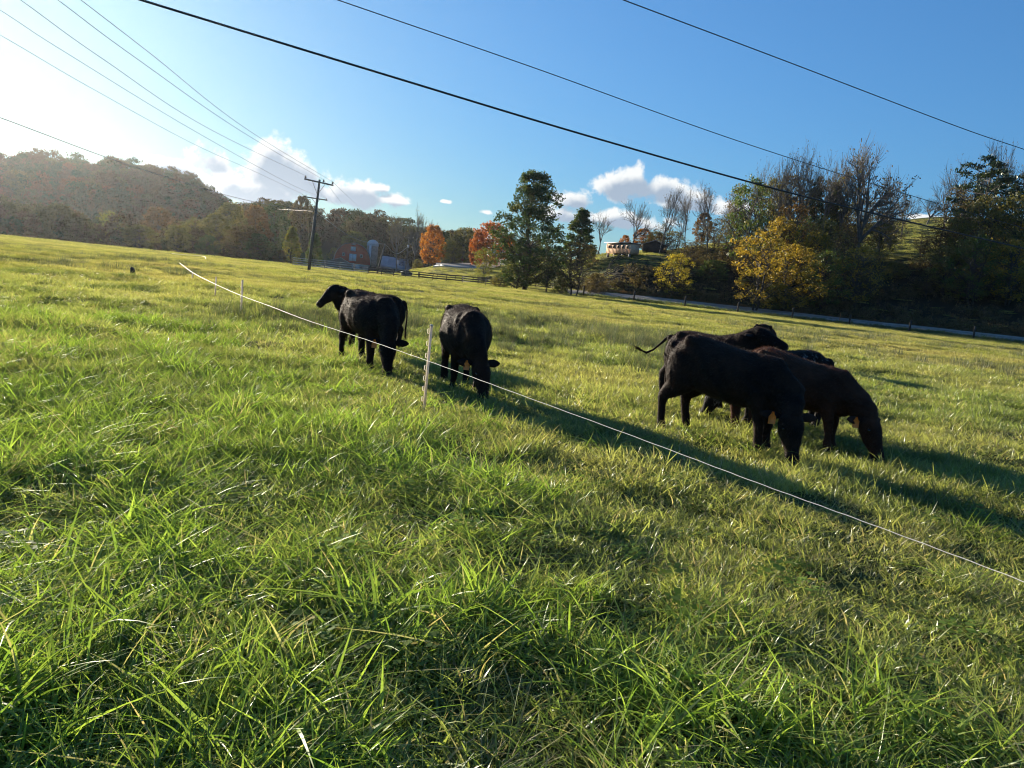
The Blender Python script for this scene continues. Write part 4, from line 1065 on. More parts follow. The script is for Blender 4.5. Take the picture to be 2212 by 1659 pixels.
 (385, 486, 30, 195, 'round2', 'olive', 'rounded olive tree right of the willow-like tree'),
 (345, 448, 34, 250, 'round2', 'rust', 'rust tinted tree behind the willow-like tree'),
 (420, 470, 30, 215, 'loose1', 'olive', 'olive tree left of the tan oak at the meadow edge'),
 (468, 462, 36, 220, 'round1', 'olive', 'broad tan olive tree in the left row'),
 (528, 486, 38, 190, 'round2', 'brown', 'brown oak at the meadow edge left of the pointed trees'),
 (500, 438, 34, 260, 'round1', 'olive', 'tall olive tree behind the brown oak'),
 (556, 444, 32, 270, 'round2', 'rust', 'rust tinted tall tree left of the utility pole'),
 (596, 440, 32, 280, 'round1', 'dkgreen', 'dark green tree left of the utility pole'),
 (632, 490, 25, 185, 'cone1', 'yelgreen', 'pointed yellow green tree left of the utility pole'),
 (682, 504, 22, 186, 'cone1', 'green', 'pointed green tree just right of the utility pole'),
 (608, 540, 14, 180, 'bush2', 'brown', 'small brown bush at the foot of the pointed yellow green tree'),
 (768, 500, 28, 370, 'round1', 'yelgreen', 'pale willow rising behind the barn roof'),
 (722, 535, 12, 350, 'bush2', 'yelgreen', 'small pale bush at the left end of the barn'),
 (150, 452, 34, 240, 'round2', 'brown', 'brown oak left of the pale yellow green tree'),
 (60, 462, 40, 240, 'round1', 'olive', 'dim olive tree at the left in the glare'),
 (-10, 450, 40, 235, 'round2', 'brown', 'dim brown tree at the left edge'),
 (104, 494, 26, 200, 'thin1', 'olive', 'small loose tree at the meadow edge in the glare'),
 (182, 484, 24, 205, 'round1', 'brown', 'small brown tree left of the pale forward tree'),
 (560, 505, 30, 188, 'round1', 'dkgreen', 'dark green rounded tree between the brown oak and the pointed tree'),
 (450, 508, 26, 188, 'bush2', 'dkgreen', 'dark shrub mass between the olive and tan trees'),
 (655, 424, 24, 330, 'round1', 'brown', 'tall round-headed tree behind the utility pole on the skyline'),
 (868, 470, 26, 330, 'bare2', 'olive', 'half bare tree on the skyline right of the barn'),
 (905, 462, 26, 320, 'bare3', 'olive', 'half bare tree left above the round orange maple'),
 (930, 478, 16, 330, 'bare1', 'brown', 'thin bare treetop directly above the round orange maple'),
]
for t in TL:
    tree(t[0], t[1], t[2], t[3], t[4], t[5], t[6])
# hedge of scrub on the far meadow edge, left
def wood(name, n, r0, r1, x0, x1, lst, label, smin, smax, minsep=0, half=None):
    c = bpy.data.collections.new(name + '_kinds')
    for k, (seed, env, m, Ht, hw) in enumerate(lst):
        tmm, lv = leafy(seed, Ht, hw, env, c0=.12, ncl=80, rc=1.3, nl=22, ls=.62, inner=.55, lump=.28, fanbr=.12)
        o = bpy.data.objects.new(name + '_kind_%02d' % k, crown_mesh(None, lv, LM[m])); c.objects.link(o)
    a = az_of(x0) + (az_of(x1) - az_of(x0)) * rng.random(n); r = np.sqrt(r0 * r0 + (r1 * r1 - r0 * r0) * rng.random(n))
    x, y = r * np.sin(a), r * np.cos(a)
    s = smin + (smax - smin) * rng.random(n)
    return scatter(name, np.stack([x, y, hgt(x, y) - .5], -1), np.stack([0 * x, 0 * x, rng.random(n) * 6.28], -1), np.stack([s * .95, s * .95, s], -1), c, len(lst), label, 'forest')
wood('far_woods', 1250, 385, 700, -500, 1010, [(31, 'round', 'w_olive', 14, 5.5), (32, 'oval', 'w_brown', 15, 5), (33, 'round', 'w_green', 14, 5.2), (34, 'oval', 'w_rust', 13, 5), (35, 'wide', 'w_brown', 14, 5.5), (36, 'round', 'w_green', 15, 5)],
     'autumn woods covering the far hill on the left and behind the barn', .75, 1.4)
wood('wood_edge', 190, 215, 330, -500, 610, [(41, 'round', 'w_olive', 10, 4.5), (42, 'round', 'w_green', 9, 4.5), (43, 'wide', 'w_brown', 10, 4.5)],
     'darker scrubby woods behind the left row of trees', .55, 1.0)
wood('valley_woods', 60, 330, 420, 850, 1300, [(44, 'round', 'w_olive', 12, 5), (45, 'oval', 'w_green', 12, 5), (46, 'wide', 'w_brown', 12, 5)],
     'dark woods behind the valley road and red maples', .7, 1.0)
# undergrowth on the shaded bank and along the road
def brush(name, x, y, m, label, smin, smax, seed):
    lst = []
    for k in range(3):
        g = np.random.default_rng(seed + k); C = g.normal(0, 1, (16, 3)) * (.7, .7, .22) + (0, 0, .35); C[:, 2] = np.abs(C[:, 2])
        lst.append(leaves(g, C, .38, 14, .17))
    c = lib(name + '_kinds', lst, LM[m]); n = len(x); s = smin + (smax - smin) * rng.random(n)
    return scatter(name, np.stack([x, y, hgt(x, y)], -1), np.stack([0 * x, 0 * x, rng.random(n) * 6.28], -1), np.stack([s, s, s], -1), c, 3, label, 'brush')
a = az_of(1250) + (az_of(2500) - az_of(1250)) * rng.random(600); r = 139 + 40 * rng.random(600) ** 1.4
k_ = (r < 150) | (a > az_of(1440)); a, r = a[k_], r[k_]
brush('bank_brush', r * np.sin(a), r * np.cos(a), 'brown', 'brown undergrowth on the shaded wooded bank', .6, 1.7, 201)
a = az_of(1250) + (az_of(2500) - az_of(1250)) * rng.random(420); r = 126.5 + 2.6 * rng.random(420)
brush('verge_weeds', r * np.sin(a), r * np.cos(a), 'green', 'green weeds along the roadside fence', .35, .7, 211)
a = az_of(1290) + (az_of(2500) - az_of(1290)) * rng.random(330); r = 138.6 + 1.6 * rng.random(330)
brush('dry_weeds', r * np.sin(a), r * np.cos(a), 'rust', 'dry rusty weeds on the far side of the road', .3, .65, 221)
# ------------------------------------------------------------------ poles, wires, fences, buildings
POLE = mat('pole_wood', (.11, .095, .08), .85, noise=(8, (.17, .15, .13)))
WOOD = mat('weathered_wood', (.12, .10, .085), .9, noise=(7, (.20, .175, .15)))
DWOOD = mat('dark_fence_wood', (.045, .038, .032), .9, noise=(7, (.085, .072, .06)))
WHITEW = mat('grey_white_rail', (.50, .49, .46), .7, noise=(3, (.33, .31, .29)))
CERAM = mat('brown_porcelain', (.035, .022, .018), .3, spec=.6)
WIREM = mat('wire', (.035, .035, .038), .5, spec=.4)
WIREL = mat('bright_wire', (.42, .42, .40), .45, metal=.4)
STEEL = mat('galvanised_steel', (.50, .51, .52), .5, metal=.4, noise=(4, (.36, .37, .38)))
ROPE = mat('poly_twine', (.86, .80, .70), .55)
POLY = leafmat('white_plastic', (.90, .86, .80), (.90, .86, .80), None, .6, .03, .4, tmul=(1.1, 1.07, 1.0))
REDW = mat('barn_red', (.50, .065, .040), .85, noise=(.9, (.36, .05, .032)))
ROOFM = mat('roof_metal', (.20, .22, .23), .55, metal=.2, noise=(.6, (.27, .28, .29)))
WHT = mat('white_paint', (.62, .64, .66), .7, noise=(1.4, (.44, .46, .48)))
BLOCK = mat('concrete_block', (.27, .26, .25), .9, noise=(1.5, (.20, .19, .18)))
SILO = mat('silo_stave', (.25, .235, .22), .85, noise=(1.1, (.16, .14, .13)))
DARK = mat('dark_opening', (.012, .012, .014), .8)
GLASS = mat('window_glass', (.03, .035, .04), .12, spec=.7)
TANW = mat('tan_boards', (.74, .50, .34), .85, noise=(2.5, (.60, .39, .26)))
CREAM = mat('new_pallet_wood', (.70, .52, .30), .8)
SIGNR = mat('sign_back', (.16, .03, .025), .6)

def catmull(P, n=10):
    P = [Vector(p) for p in P]; out = []
    P = [P[0] * 2 - P[1]] + P + [P[-1] * 2 - P[-2]]
    for i in range(1, len(P) - 2):
        a, b, c, d = P[i - 1:i + 3]
        for k in range(n):
            t = k / n
            out.append(.5 * ((2 * b) + (c - a) * t + (2 * a - 5 * b + 4 * c - d) * t * t + (3 * b - a - 3 * c + d) * t ** 3))
    out.append(P[-2]); return np.array([tuple(p) for p in out])
def on_plane(px, py, A, B):
    """where the pixel's ray meets the vertical plane through A and B"""
    d = ray(px, py); n = Vector((B.y - A.y, A.x - B.x, 0)); t = n.dot(A - Vector((0, 0, EYE))) / n.dot(d)
    return Vector((0, 0, EYE)) + d * t
def wire(label, pix, A, B, rad, m=WIREM, ext0=0, ext1=0, group=None, name='overhead_wire'):
    pts = [A] + [on_plane(x, y, A, B) for x, y in pix] + [B]
    if ext0:  # goes on past the first point, at the same slope
        d = (pts[0] - pts[1]).normalized(); pts = [pts[0] + d * ext0] + pts
    if ext1:
        d = (pts[-1] - pts[-2]).normalized(); pts = pts + [pts[-1] + d * ext1]
    mb = MB(); mb.tube(catmull(pts, 12), rad, 6)
    return tag(obj(name, mb.me(name, [m], smooth=True)), label, 'cable', group)

# --- main utility pole
PY = 96.0
pb = gpx(666, 594); 
pb = dpx(666, 594, PY); base = Vector((pb.x, PY, H(pb.x, PY)))
top = dpx(690.5, 388, PY)
pr = thing('utility_pole', 'tall wooden utility pole with two crossarms, nearest pole in the meadow', 'utility pole', base)
def loc(v): return Vector(v) - base
mb = MB(); mb.tube([(0, 0, -.5), tuple(loc(top) * .5), tuple(loc(top))], [.20, .165, .125], 12); obj('pole', mb.me('pole', [POLE], smooth=True), pr)
def arm(l, r, w, h):
    a, b = loc(dpx(l[0], l[1], PY)), loc(dpx(r[0], r[1], PY)); a.y -= .2; b.y -= .2
    m_ = MB(); m_.beam(a, b, w, h); obj('crossarm', m_.me('crossarm', [POLE]), pr); return a, b
a1, b1 = arm((658.5, 387), (721, 401), .13, .17)
a2, b2 = arm((657, 425), (708, 433), .10, .13)
def onpole(f): return loc(top) * f
for a, b, f, s in ((a1, b1, .835, .3), (a2, b2, .735, .32)):
    for q in (a.lerp(b, .28 if s == .3 else .34), a.lerp(b, .72 if s == .3 else .68)):
        m_ = MB(); m_.beam(q + Vector((0, -.02, -.05)), onpole(f) + Vector((0, -.19, 0)), .035, .05); obj('brace', m_.me('brace', [POLE]), pr)
def insul(p):
    m_ = MB(); m_.tube([p, p + Vector((0, 0, .16))], .02, 6)
    m_.tube([p + Vector((0, 0, z)) for z in (.14, .17, .20, .21, .25, .29, .30, .34, .36, .37, .41, .44)], [.05, .16, .14, .07, .07, .15, .12, .06, .06, .11, .09, .03], 12)
    obj('insulator', m_.me('insulator', [CERAM], smooth=True), pr)
    return p + Vector((0, 0, .40)) + base
I1 = insul(a1.lerp(b1, .035)); I2 = insul(a1.lerp(b1, .66)); I3 = insul(a1.lerp(b1, .97))
def pin(p):
    m_ = MB(); m_.tube([p, p + Vector((0, 0, .12)), p + Vector((0, 0, .2))], [.03, .05, .03], 8); obj('insulator', m_.me('insulator', [CERAM], smooth=True), pr); return p + Vector((0, 0, .18)) + base
J1 = pin(a2.lerp(b2, .05)); J2 = pin(a2.lerp(b2, .96))
m_ = MB(); m_.tube([onpole(.10) + Vector((-.19, -.03, 0)), onpole(.62) + Vector((-.16, -.03, 0))], .025, 5); obj('ground_cable', m_.me('ground_cable', [WIREL]), pr)

gw = 'wires running from the top left to the utility pole'
wire('power wire to the right-hand insulator of the pole, highest of the left bundle', [(539, 283), (324, 115)], I3, dpx(175, 0, 30), .012, ext1=9, group=gw)
wire('power wire to the middle insulator of the pole, second of the left bundle', [(525, 286), (293, 125)], I2, dpx(125, 0, 30), .012, ext1=9, group=gw)
wire('power wire to the left-hand insulator of the pole, third of the left bundle', [(455, 280), (223, 128)], I1, dpx(44.6, 0, 30), .012, ext1=9, group=gw)
wire('thin wire to the right end of the lower crossarm', [(631, 399.6), (420, 283), (141, 113)], J2, dpx(13, 30, 30), .010, ext1=9, group=gw)
wire('thin wire to the left end of the lower crossarm, lowest of the left bundle', [(560, 375), (420, 312), (200, 192)], J1, dpx(37, 97, 31), .009, ext1=9, group=gw)
K = onpole(.655) + base + Vector((0, -.2, 0))
wire('dark cable coming in from the left edge to the middle of the pole', [(535, 433), (294, 361.6)], K, dpx(0, 254, 40), .020, ext1=12, group=gw)
wire('power wire leaving the right-hand insulator towards the hill', [], I3, dpx(790, 462, 240), .014, ext1=60)
wire('power wire leaving the middle insulator towards the hill', [], I2, dpx(756, 462, 240), .014, ext1=60)
wire('power wire leaving the left-hand insulator towards the hill', [(682, 410)], I1, dpx(722, 440, 240), .014, ext1=60)
# the three long wires overhead
wire('thick dark overhead cable crossing the whole sky, thickest of the wires', [(823, 158.6), (1299, 302), (1755, 429)], dpx(305, 0, 18), dpx(2212, 537, 30), .027, ext0=8, ext1=8)
wire('thin overhead wire just above the thick dark cable', [(1158, 148), (1587, 302), (1925, 409.6)], dpx(730, 0, 20), dpx(2198, 489, 40), .013, ext0=8, ext1=8)
wire('overhead wire crossing the top right corner of the sky', [(1700, 133), (2070, 274)], dpx(1347, 0, 22), dpx(2212, 322.6, 34), .015, ext0=8, ext1=8)

# --- further poles
def pole(label, bx, by, tx, ty, Y, arms=(), r=.17):
    b0 = dpx(bx, by, Y); bs = Vector((b0.x, Y, H(b0.x, Y))); t0 = dpx(tx, ty, Y)
    p = thing('utility_pole', label, 'utility pole', bs)
    m_ = MB(); m_.tube([(0, 0, -.4), tuple((t0 - bs) * .5), tuple(t0 - bs)], [r, r * .85, r * .65], 10); obj('pole', m_.me('pole', [POLE], smooth=True), p)
    for z, w in arms:
        q = (t0 - bs) * z; m_ = MB(); m_.beam(q + Vector((-w / 2, -.15, 0)), q + Vector((w / 2, -.15, 0)), .13, .16); obj('crossarm', m_.me('crossarm', [POLE]), p)
        for sx in (-.46, 0.0, .46):
            m_ = MB(); m_.tube([q + Vector((w * sx, -.15, .08)), q + Vector((w * sx, -.15, .22)), q + Vector((w * sx, -.15, .36))], [.03, .11, .05], 8); obj('insulator', m_.me('insulator', [CERAM], smooth=True), p)
    return p, t0, bs
_, t2, _ = pole('short wooden service pole in front of the barn silo', 812, 617 - 8, 832, 527, 140)
_, t3, b3 = pole('far utility pole by the metal shed with a small transformer', 876, 578, 884, 512, 255, [(.97, 3.2)])
m_ = MB(); m_.tube([(.35, -.1, 7.9), (.35, -.1, 8.9)], .28, 10)
p3 = [o for o in bpy.data.objects if o.get('label', '').startswith('far utility pole')][0]
obj('transformer', m_.me('transformer', [STEEL], smooth=True), p3)
pole('telegraph pole at the dark foot of the hill behind the metal shed', 908, 575, 914, 556, 300, r=.14)
wire('service cable sagging from the utility pole to the short pole by the silo', [(746, 504), (788, 522)], K, t2 + Vector((0, 0, -.05)), .018, WIREL)
wire('service cable sagging from the short pole to the far transformer pole', [(858, 548)], t2 + Vector((0, 0, -.05)), t3 + Vector((0, 0, -3.0)), .024, WIREL)
A_2 = dpx(632, 452, 110)
wire('short pale cable reaching the pole from the left wood', [], K, dpx(613, 452.5, 150), .010, WIREM, ext1=20)

# --- electric twine and stakes
WZ = .66
tw = [(2330, 1312), (2210, 1256), (1883, 1133), (1633, 1042), (1371, 943.5), (1075, 835), (925, 780), (780, 730), (658, 690), (585, 662), (515, 636), (455, 609), (415, 588), (388, 568)]
pts = [gpx(a, b, WZ) for a, b in tw]
pts += [gpx(397, 566, WZ), Vector((pts[-1].x + 4, pts[-1].y + 14, .62)), gpx(444, 558, .55), gpx(437, 553, .5), gpx(400, 551, .5), gpx(371, 548, .5)]
m_ = MB(); P_ = catmull([(p.x, p.y, p.z) for p in pts[:14]], 14)
P_[:, 2] += .0012 * np.sin(np.arange(len(P_)) * 1.7)
dist = np.hypot(P_[:, 0], P_[:, 1])
m_.tube(P_, .0015 + .00013 * dist, 6)
# loose second strand twisted round the first
ph = np.cumsum(np.r_[0, np.linalg.norm(np.diff(P_, axis=0), axis=1)]) * 26
tag(obj('electric_twine', m_.me('electric_twine', [ROPE], smooth=True)), 'white electric fence twine running diagonally across the pasture', 'fence wire')
m_ = MB(); P2 = catmull([tuple(gpx(a, b, .6)) for a, b in ((388, 568), (396, 565), (405, 563))], 4); m_.tube(P2, .02, 5)
P3 = catmull([tuple(gpx(a, b, .4)) for a, b in ((445, 560), (441, 554), (420, 551.5), (395, 550), (371, 547.5))], 6)
m2 = MB(); m2.tube(P3, .022, 5)
tag(obj('electric_twine', m2.me('electric_twine', [ROPE], smooth=True)), 'far end of the white fence twine at the left meadow edge', 'fence wire')
def stake(label, bx, by, tx, ty, lugs=True, z0=0.0, r=.017):
    b = gpx(bx, by, z0); b.z = H(b.x, b.y); t = dpx(tx, ty, b.y)
    p = thing('fence_stake', label, 'fence stake', b, 0, 'white step-in stakes carrying the twine')
    v = t - b; m_ = MB()
    # T-shaped moulded section
    m_.beam((0, 0, -.1), v, r * 1.9, r * .7); m_.beam((0, 0, -.1), v - Vector((0, 0, .0)), r * .62, r * 2.0)
    m_.tube([v * .985, v * 1.0, v * 1.008], [r * 1.15, r * 1.1, r * .6], 8)
    obj('shaft', m_.me('shaft', [POLY]), p)
    if lugs:
        for f in (.12, .24, .36, .48, .62, .76, .90):
            q = v * f; m_ = MB()
            m_.tube([q + Vector((-.010, -.004, 0)), q + Vector((-.034, -.006, .004)), q + Vector((-.036, -.006, .05)), q + Vector((-.024, -.006, .058))], [.006, .0065, .006, .003], 6)
            obj('lug', m_.me('lug', [POLY], smooth=True), p)
    return p
stake('white plastic fence stake in front of the cows, nearest one', 915, 893, 932, 702)
stake('thin faded stake at the left, second from the viewer', 521, 676, 524, 605, True, r=.022)
stake('thin faded stake farther along the twine, third from the viewer', 464, 643, 467, 598, False, r=.022)
stake('thin faded stake farthest along the twine', 414, 612, 416, 590, False, r=.024)
# old stump-like post
b = gpx(287, 599); b.z = H(b.x, b.y)
p = thing('old_post', 'short dark broken post standing alone in the left of the meadow', 'post', b)
m_ = MB(); m_.tube([(0, 0, -.1), (.01, 0, .15), (-.02, 0, .33), (-.05, .01, .44), (-.07, 0, .50)], [.13, .115, .10, .085, .03], 9); me_ = m_.me('post', [DWOOD], smooth=False); obj('post', me_, p)

# --- fences
def rail_fence(name, label, pts, ph, rails, mrail, mpost, sp=2.6, rt=.05, rh=.13, pw=.14, zoff=None):
    """pts: ground points; posts every sp metres"""
    pts = [Vector((x, y, 0)) for x, y in pts]; seg = [0]
    for a, b in zip(pts, pts[1:]): seg.append(seg[-1] + (b - a).length)
    n = max(2, int(seg[-1] / sp) + 1); S = np.linspace(0, seg[-1], n)
    X = np.interp(S, seg, [p.x for p in pts]); Y = np.interp(S, seg, [p.y for p in pts]); Zg = hgt(X, Y)
    o = Vector((X[0], Y[0], Zg[0])); root = thing(name, label, 'fence', o)
    g = np.random.default_rng(len(label))
    for k in range(n):
        m_ = MB(); hh = ph * (1 + .05 * g.normal()); c = Vector((X[k], Y[k], Zg[k])) - o; ln_ = Vector((g.normal(0, .035), g.normal(0, .02), 0))
        m_.tube([c + Vector((0, 0, -.3)), c + ln_ * .5 + Vector((0, 0, hh * .6)), c + ln_ + Vector((0, 0, hh))], pw / 2, 7)
        obj('post', m_.me('post', [mpost]), root)
    for z in rails:
        m_ = MB()
        for k in range(n - 1):
            a = Vector((X[k], Y[k] - pw * .55, Zg[k] + z + g.normal(0, .015))) - o; b = Vector((X[k + 1], Y[k + 1] - pw * .55, Zg[k + 1] + z + g.normal(0, .015))) - o
            m_.beam(a, b, rt, rh) if rh > .03 else m_.tube([a, b], rt, 4)
        obj('rail' if rh > .03 else 'strand', m_.me('rail', [mrail]), root)
    return root
def gp(px, r):
    a = az_of(px); return (r * math.sin(a), r * math.cos(a))
rail_fence('rail_fence', 'pale board fence at the far meadow edge in front of the barn', [gp(634, 133), (gp(720, 130)), gp(796, 126)], 1.45, (.35, .72, 1.08, 1.40), WHITEW, WOOD)
rail_fence('rail_fence', 'dark board fence crossing behind the meadow right of the pale one', [gp(798, 126), gp(880, 132), gp(960, 136), gp(1040, 136), gp(1090, 133)], 1.30, (.40, .80, 1.20), DWOOD, DWOOD)
rail_fence('rail_fence', 'second dark fence farther back below the road bank', [gp(905, 150), gp(1000, 150), gp(1100, 148), gp(1200, 140), gp(1225, 139)], 1.2, (.40, .80, 1.15), DWOOD, DWOOD, sp=3.2)
rail_fence('wire_fence', 'old wire fence with leaning wooden posts under the middle trees', [gp(1000, 131), gp(1060, 127), gp(1150, 125), gp(1250, 124.5)], 1.25, (.45, .80, 1.15), WIREM, WOOD, sp=4.2, rt=.012, rh=.01, pw=.13)
rail_fence('wire_fence', 'roadside wire fence of round wooden posts along the right of the meadow', [gp(px, 125.5) for px in (1262, 1400, 1550, 1700, 1850, 2000, 2130, 2280, 2420)], 1.75, (.45, .80, 1.15), WIREM, DWOOD, sp=7.6, rt=.012, rh=.01, pw=.27)
# an orange topped marker post
q = gp(1816, 127.5); p = thing('marker_post', 'slim orange brown marker post standing by the road', 'post', (q[0], q[1], H(*q)))
m_ = MB(); m_.tube([(0, 0, -.2), (0, 0, 1.0), (0, 0, 1.75)], [.05, .05, .045], 8); obj('post', m_.me('post', [mat('orange_post', (.38, .17, .06), .7)]), p)
rail_fence('rail_fence', 'dark board fence climbing across the hillside above the dark slope', [gp(1300, 149), gp(1360, 151), gp(1420, 154), gp(1470, 157)], 1.35, (.40, .80, 1.2), DWOOD, DWOOD)
rail_fence('rail_fence', 'short dark fence leading up to the hillside shed', [gp(1306, 152), gp(1318, 158), gp(1342, 162)], 1.35, (.40, .80, 1.2), DWOOD, DWOOD)
rail_fence('rail_fence', 'dark board fence high on the hill among the bare trees', [gp(1520, 170), gp(1570, 172), gp(1610, 172)], 1.3, (.40, .80, 1.2), DWOOD, DWOOD)
rail_fence('rail_fence', 'grey rail gate section beside the hilltop bare trees', [gp(1410, 176), gp(1440, 177)], 1.3, (.40, .80, 1.2), WHITEW, WOOD)
# guardrail
gpts = [(936, 203), (955, 198), (985, 196), (1020, 196), (1056, 197)]
X = []; 
for px, r in gpts: q = gp(px, r); X.append((q[0], q[1], H(*q) + .75))
root = thing('guardrail', 'steel guardrail on posts along the raised valley road', 'guardrail', X[0]); o = Vector(X[0])
P_ = catmull(X, 8); P_ -= np.array(o)
m_ = MB()
for k in range(len(P_) - 1): m_.beam(P_[k], P_[k + 1], .08, .36)
obj('rail', m_.me('rail', [STEEL]), root)
for k in range(0, len(P_), 1):
    m_ = MB(); m_.box(P_[k] + (0, .05, -.45), (.16, .16, 1.4)); obj('post', m_.me('post', [WHITEW]), root)
for lab, px, py in (('dark red diamond road sign nearest the middle trees', 1016, 574), ('dark red road sign farther along the valley road', 999, 561)):
    b = dpx(px, py + 12, 225); z = H(b.x, 225); c = dpx(px, py, 225)
    p = thing('road_sign', lab, 'road sign', (b.x, 225, z)); m_ = MB(); m_.tube([(0, 0, 0), (c.x - b.x, 0, c.z - z)], .04, 6); obj('post', m_.me('post', [STEEL]), p)
    m_ = MB(); m_.box((c.x - b.x, -.06, c.z - z), (.8, .03, .8), ry=R(45)); obj('panel', m_.me('panel', [SIGNR]), p)

# --- barn
def place(px, py_foot, Y):
    b = dpx(px, py_foot, Y); return Vector((b.x, Y, b.z))
bc = place(760, 580, 325); bc.z = H(bc.x, 325) - .1
S = 325 / F0   # metres per picture unit out there
barn = thing('barn', 'red barn with rounded metal roof and white doors', 'barn', bc, R(14))
hw_, ez, rz_ = 7.3, 2.1, 10.4
arch = [(hw_ * math.cos(t) ** .82 if math.cos(t) > 0 else 0, ez + (rz_ - ez) * math.sin(t) ** .95) for t in np.linspace(0, math.pi / 2, 12)]
arch = arch + [(-x, z) for x, z in arch[::-1][1:]]
m_ = MB(); m_.prism([(-x, z) for x, z in arch][::-1] if False else arch, 0, 26); obj('wall', m_.me('wall', [REDW]), barn)
m_ = MB(); m_.box((0, 13, ez / 2 - .003), (2 * hw_ - .04, 26.02, ez)); obj('foundation', m_.me('foundation', [BLOCK]), barn)
# roof shell a little outside the wall
m_ = MB(); oa = np.array([(x * 1.035 + (.08 if x > 0 else -.08 if x < 0 else 0), z + .16 + .05) for x, z in arch]); ia = oa * (0.985, 1) - (0, .14)
n = len(oa); V = []
for y in (-.7, 26.6):
    V += [(x, y, z) for x, z in oa] + [(x, y, z) for x, z in ia]
Q = []
for k in range(n - 1):
    Q += [(k, k + 1, 2 * n + k + 1, 2 * n + k), (n + k, 3 * n + k, 3 * n + k + 1, n + k + 1), (k, n + k, n + k + 1, k + 1), (2 * n + k, 2 * n + k + 1, 3 * n + k + 1, 3 * n + k)]
Q += [(0, 2 * n, 3 * n, n), (n - 1, 2 * n - 1, 4 * n - 1, 3 * n - 1)]
m_.add(V, Q); obj('roof', m_.me('roof', [ROOFM]), barn)
def plate(name, x, z, w, h, m, y=-.05, parent=barn, d=.08, lab=None):
    mm = MB(); mm.box((x, y, z), (w, d, h)); o_ = obj(name, mm.me(name, [m]), parent); 
    if lab: o_['label'] = lab
    return o_
plate('loft_door', .0, 8.2, 2.1, 1.9, WHT, lab='upper white hay door')
for s in (-.76, .76): plate('door', s, 4.7, 1.42, 2.9, WHT, lab='white plank door')
plate('door_gap', 0, 4.7, .10, 2.9, DARK, y=-.02)
for s in (-3.7, 3.5):
    f = plate('window', s, 5.6, 1.15, 1.3, WHT); plate('pane', s, 5.6, .8, .95, GLASS, y=-.11, parent=f)
plate('door', -.7, .95, 2.4, 1.75, WHT, lab='white ground floor door'); plate('door', 2.2, 1.0, 1.7, 1.3, WHT, lab='small white ground floor door')
plate('window', 3.9, 1.0, .9, .9, DARK)
m_ = MB(); m_.prism([(-.75, 10.6), (.75, 10.6), (0, 11.3)], -1.4, .2) if False else m_.prism([(-1.2, 9.85), (1.2, 9.85), (0, 10.45)], -1.5, -.05); obj('hay_hood', m_.me('hay_hood', [ROOFM]), barn)
# lean-to wing on the left
lw = place(732, 573, 318); lw.z = H(lw.x, 318) - .2
wing = thing('outbuilding', 'low gabled outbuilding left of the red barn', 'building', lw, R(14))
m_ = MB(); m_.prism([(-5.2, 0), (5.2, 0), (5.2, 1.9), (0.6, 4.2), (-5.2, 2.2)], 0, 7); obj('wall', m_.me('wall', [WOOD]), wing)
m_ = MB()
m_.add([(.6, -.5, 4.28), (5.6, -.5, 1.75), (5.6, 7.4, 1.75), (.6, 7.4, 4.28), (.6, -.5, 4.42), (5.6, -.5, 1.9), (5.6, 7.4, 1.9), (.6, 7.4, 4.42)], [(0, 1, 2, 3), (7, 6, 5, 4), (0, 4, 5, 1), (1, 5, 6, 2), (2, 6, 7, 3), (3, 7, 4, 0)])
m_.add([(.6, -.5, 4.28), (-5.6, -.5, 2.1), (-5.6, 7.4, 2.1), (.6, 7.4, 4.28), (.6, -.5, 4.42), (-5.6, -.5, 2.25), (-5.6, 7.4, 2.25), (.6, 7.4, 4.42)], [(3, 2, 1, 0), (4, 5, 6, 7), (1, 5, 4, 0), (2, 6, 5, 1), (3, 7, 6, 2), (0, 4, 7, 3)])
obj('roof', m_.me('roof', [WHITEW]), wing)
# silo
sb = place(801.5, 579, 330); sb.z = H(sb.x, 330) - .2
silo = thing('silo', 'grey stave silo with pale domed top beside the barn', 'silo', sb)
sr = 2.3; sh_ = (580 - 528) * 330 / F0
m_ = MB(); m_.tube([(0, 0, 0), (0, 0, sh_ * .5), (0, 0, sh_)], sr, 28, cap=True); 
for z in np.arange(1, sh_, .75): m_.tube([(0, 0, z), (0, 0, z + .07)], sr + .035, 28)
obj('shell', m_.me('shell', [SILO], smooth=False), silo)
m_ = MB(); th = np.linspace(0, math.pi / 2 * .98, 8); m_.tube([(0, 0, sh_ + 2.15 * math.sin(t)) for t in th], [(sr + .18) * math.cos(t) for t in th], 24); m_.tube([(0, 0, sh_ - .5), (0, 0, sh_ + .01)], sr + .17, 24)
obj('dome', m_.me('dome', [STEEL], smooth=True), silo)
m_ = MB(); m_.box((-.5, -sr - .25, sh_ * .5), (.9, .7, sh_ * .98)); obj('chute', m_.me('chute', [WHT]), silo)
# long metal shed
mb0 = place(851, 578, 336); mb0.z = H(mb0.x, 336) - .1
ms = thing('metal_shed', 'long metal shed with big pale blue grey roof right of the silo', 'shed', mb0, R(-9))
m_ = MB(); m_.prism([(-6.6, 0), (6.6, 0), (6.6, 1.6), (-6.6, 1.6)], 0, 9); obj('wall', m_.me('wall', [STEEL]), ms)
m_ = MB()
V = [(-7, -.4, 1.3), (7, -.4, 1.1), (6.9, 4.5, 5.1), (-7, 4.5, 5.9), (7, 9.4, 1.1), (-7, 9.4, 1.3)]
V = V + [(x, y, z + .14) for x, y, z in V]
m_.add(V, [(3, 2, 1, 0), (5, 4, 2, 3), (6, 7, 8, 9), (9, 8, 10, 11), (0, 1, 7, 6), (4, 5, 11, 10), (1, 2, 8, 7), (2, 4, 10, 8), (3, 0, 6, 9), (5, 3, 9, 11)])
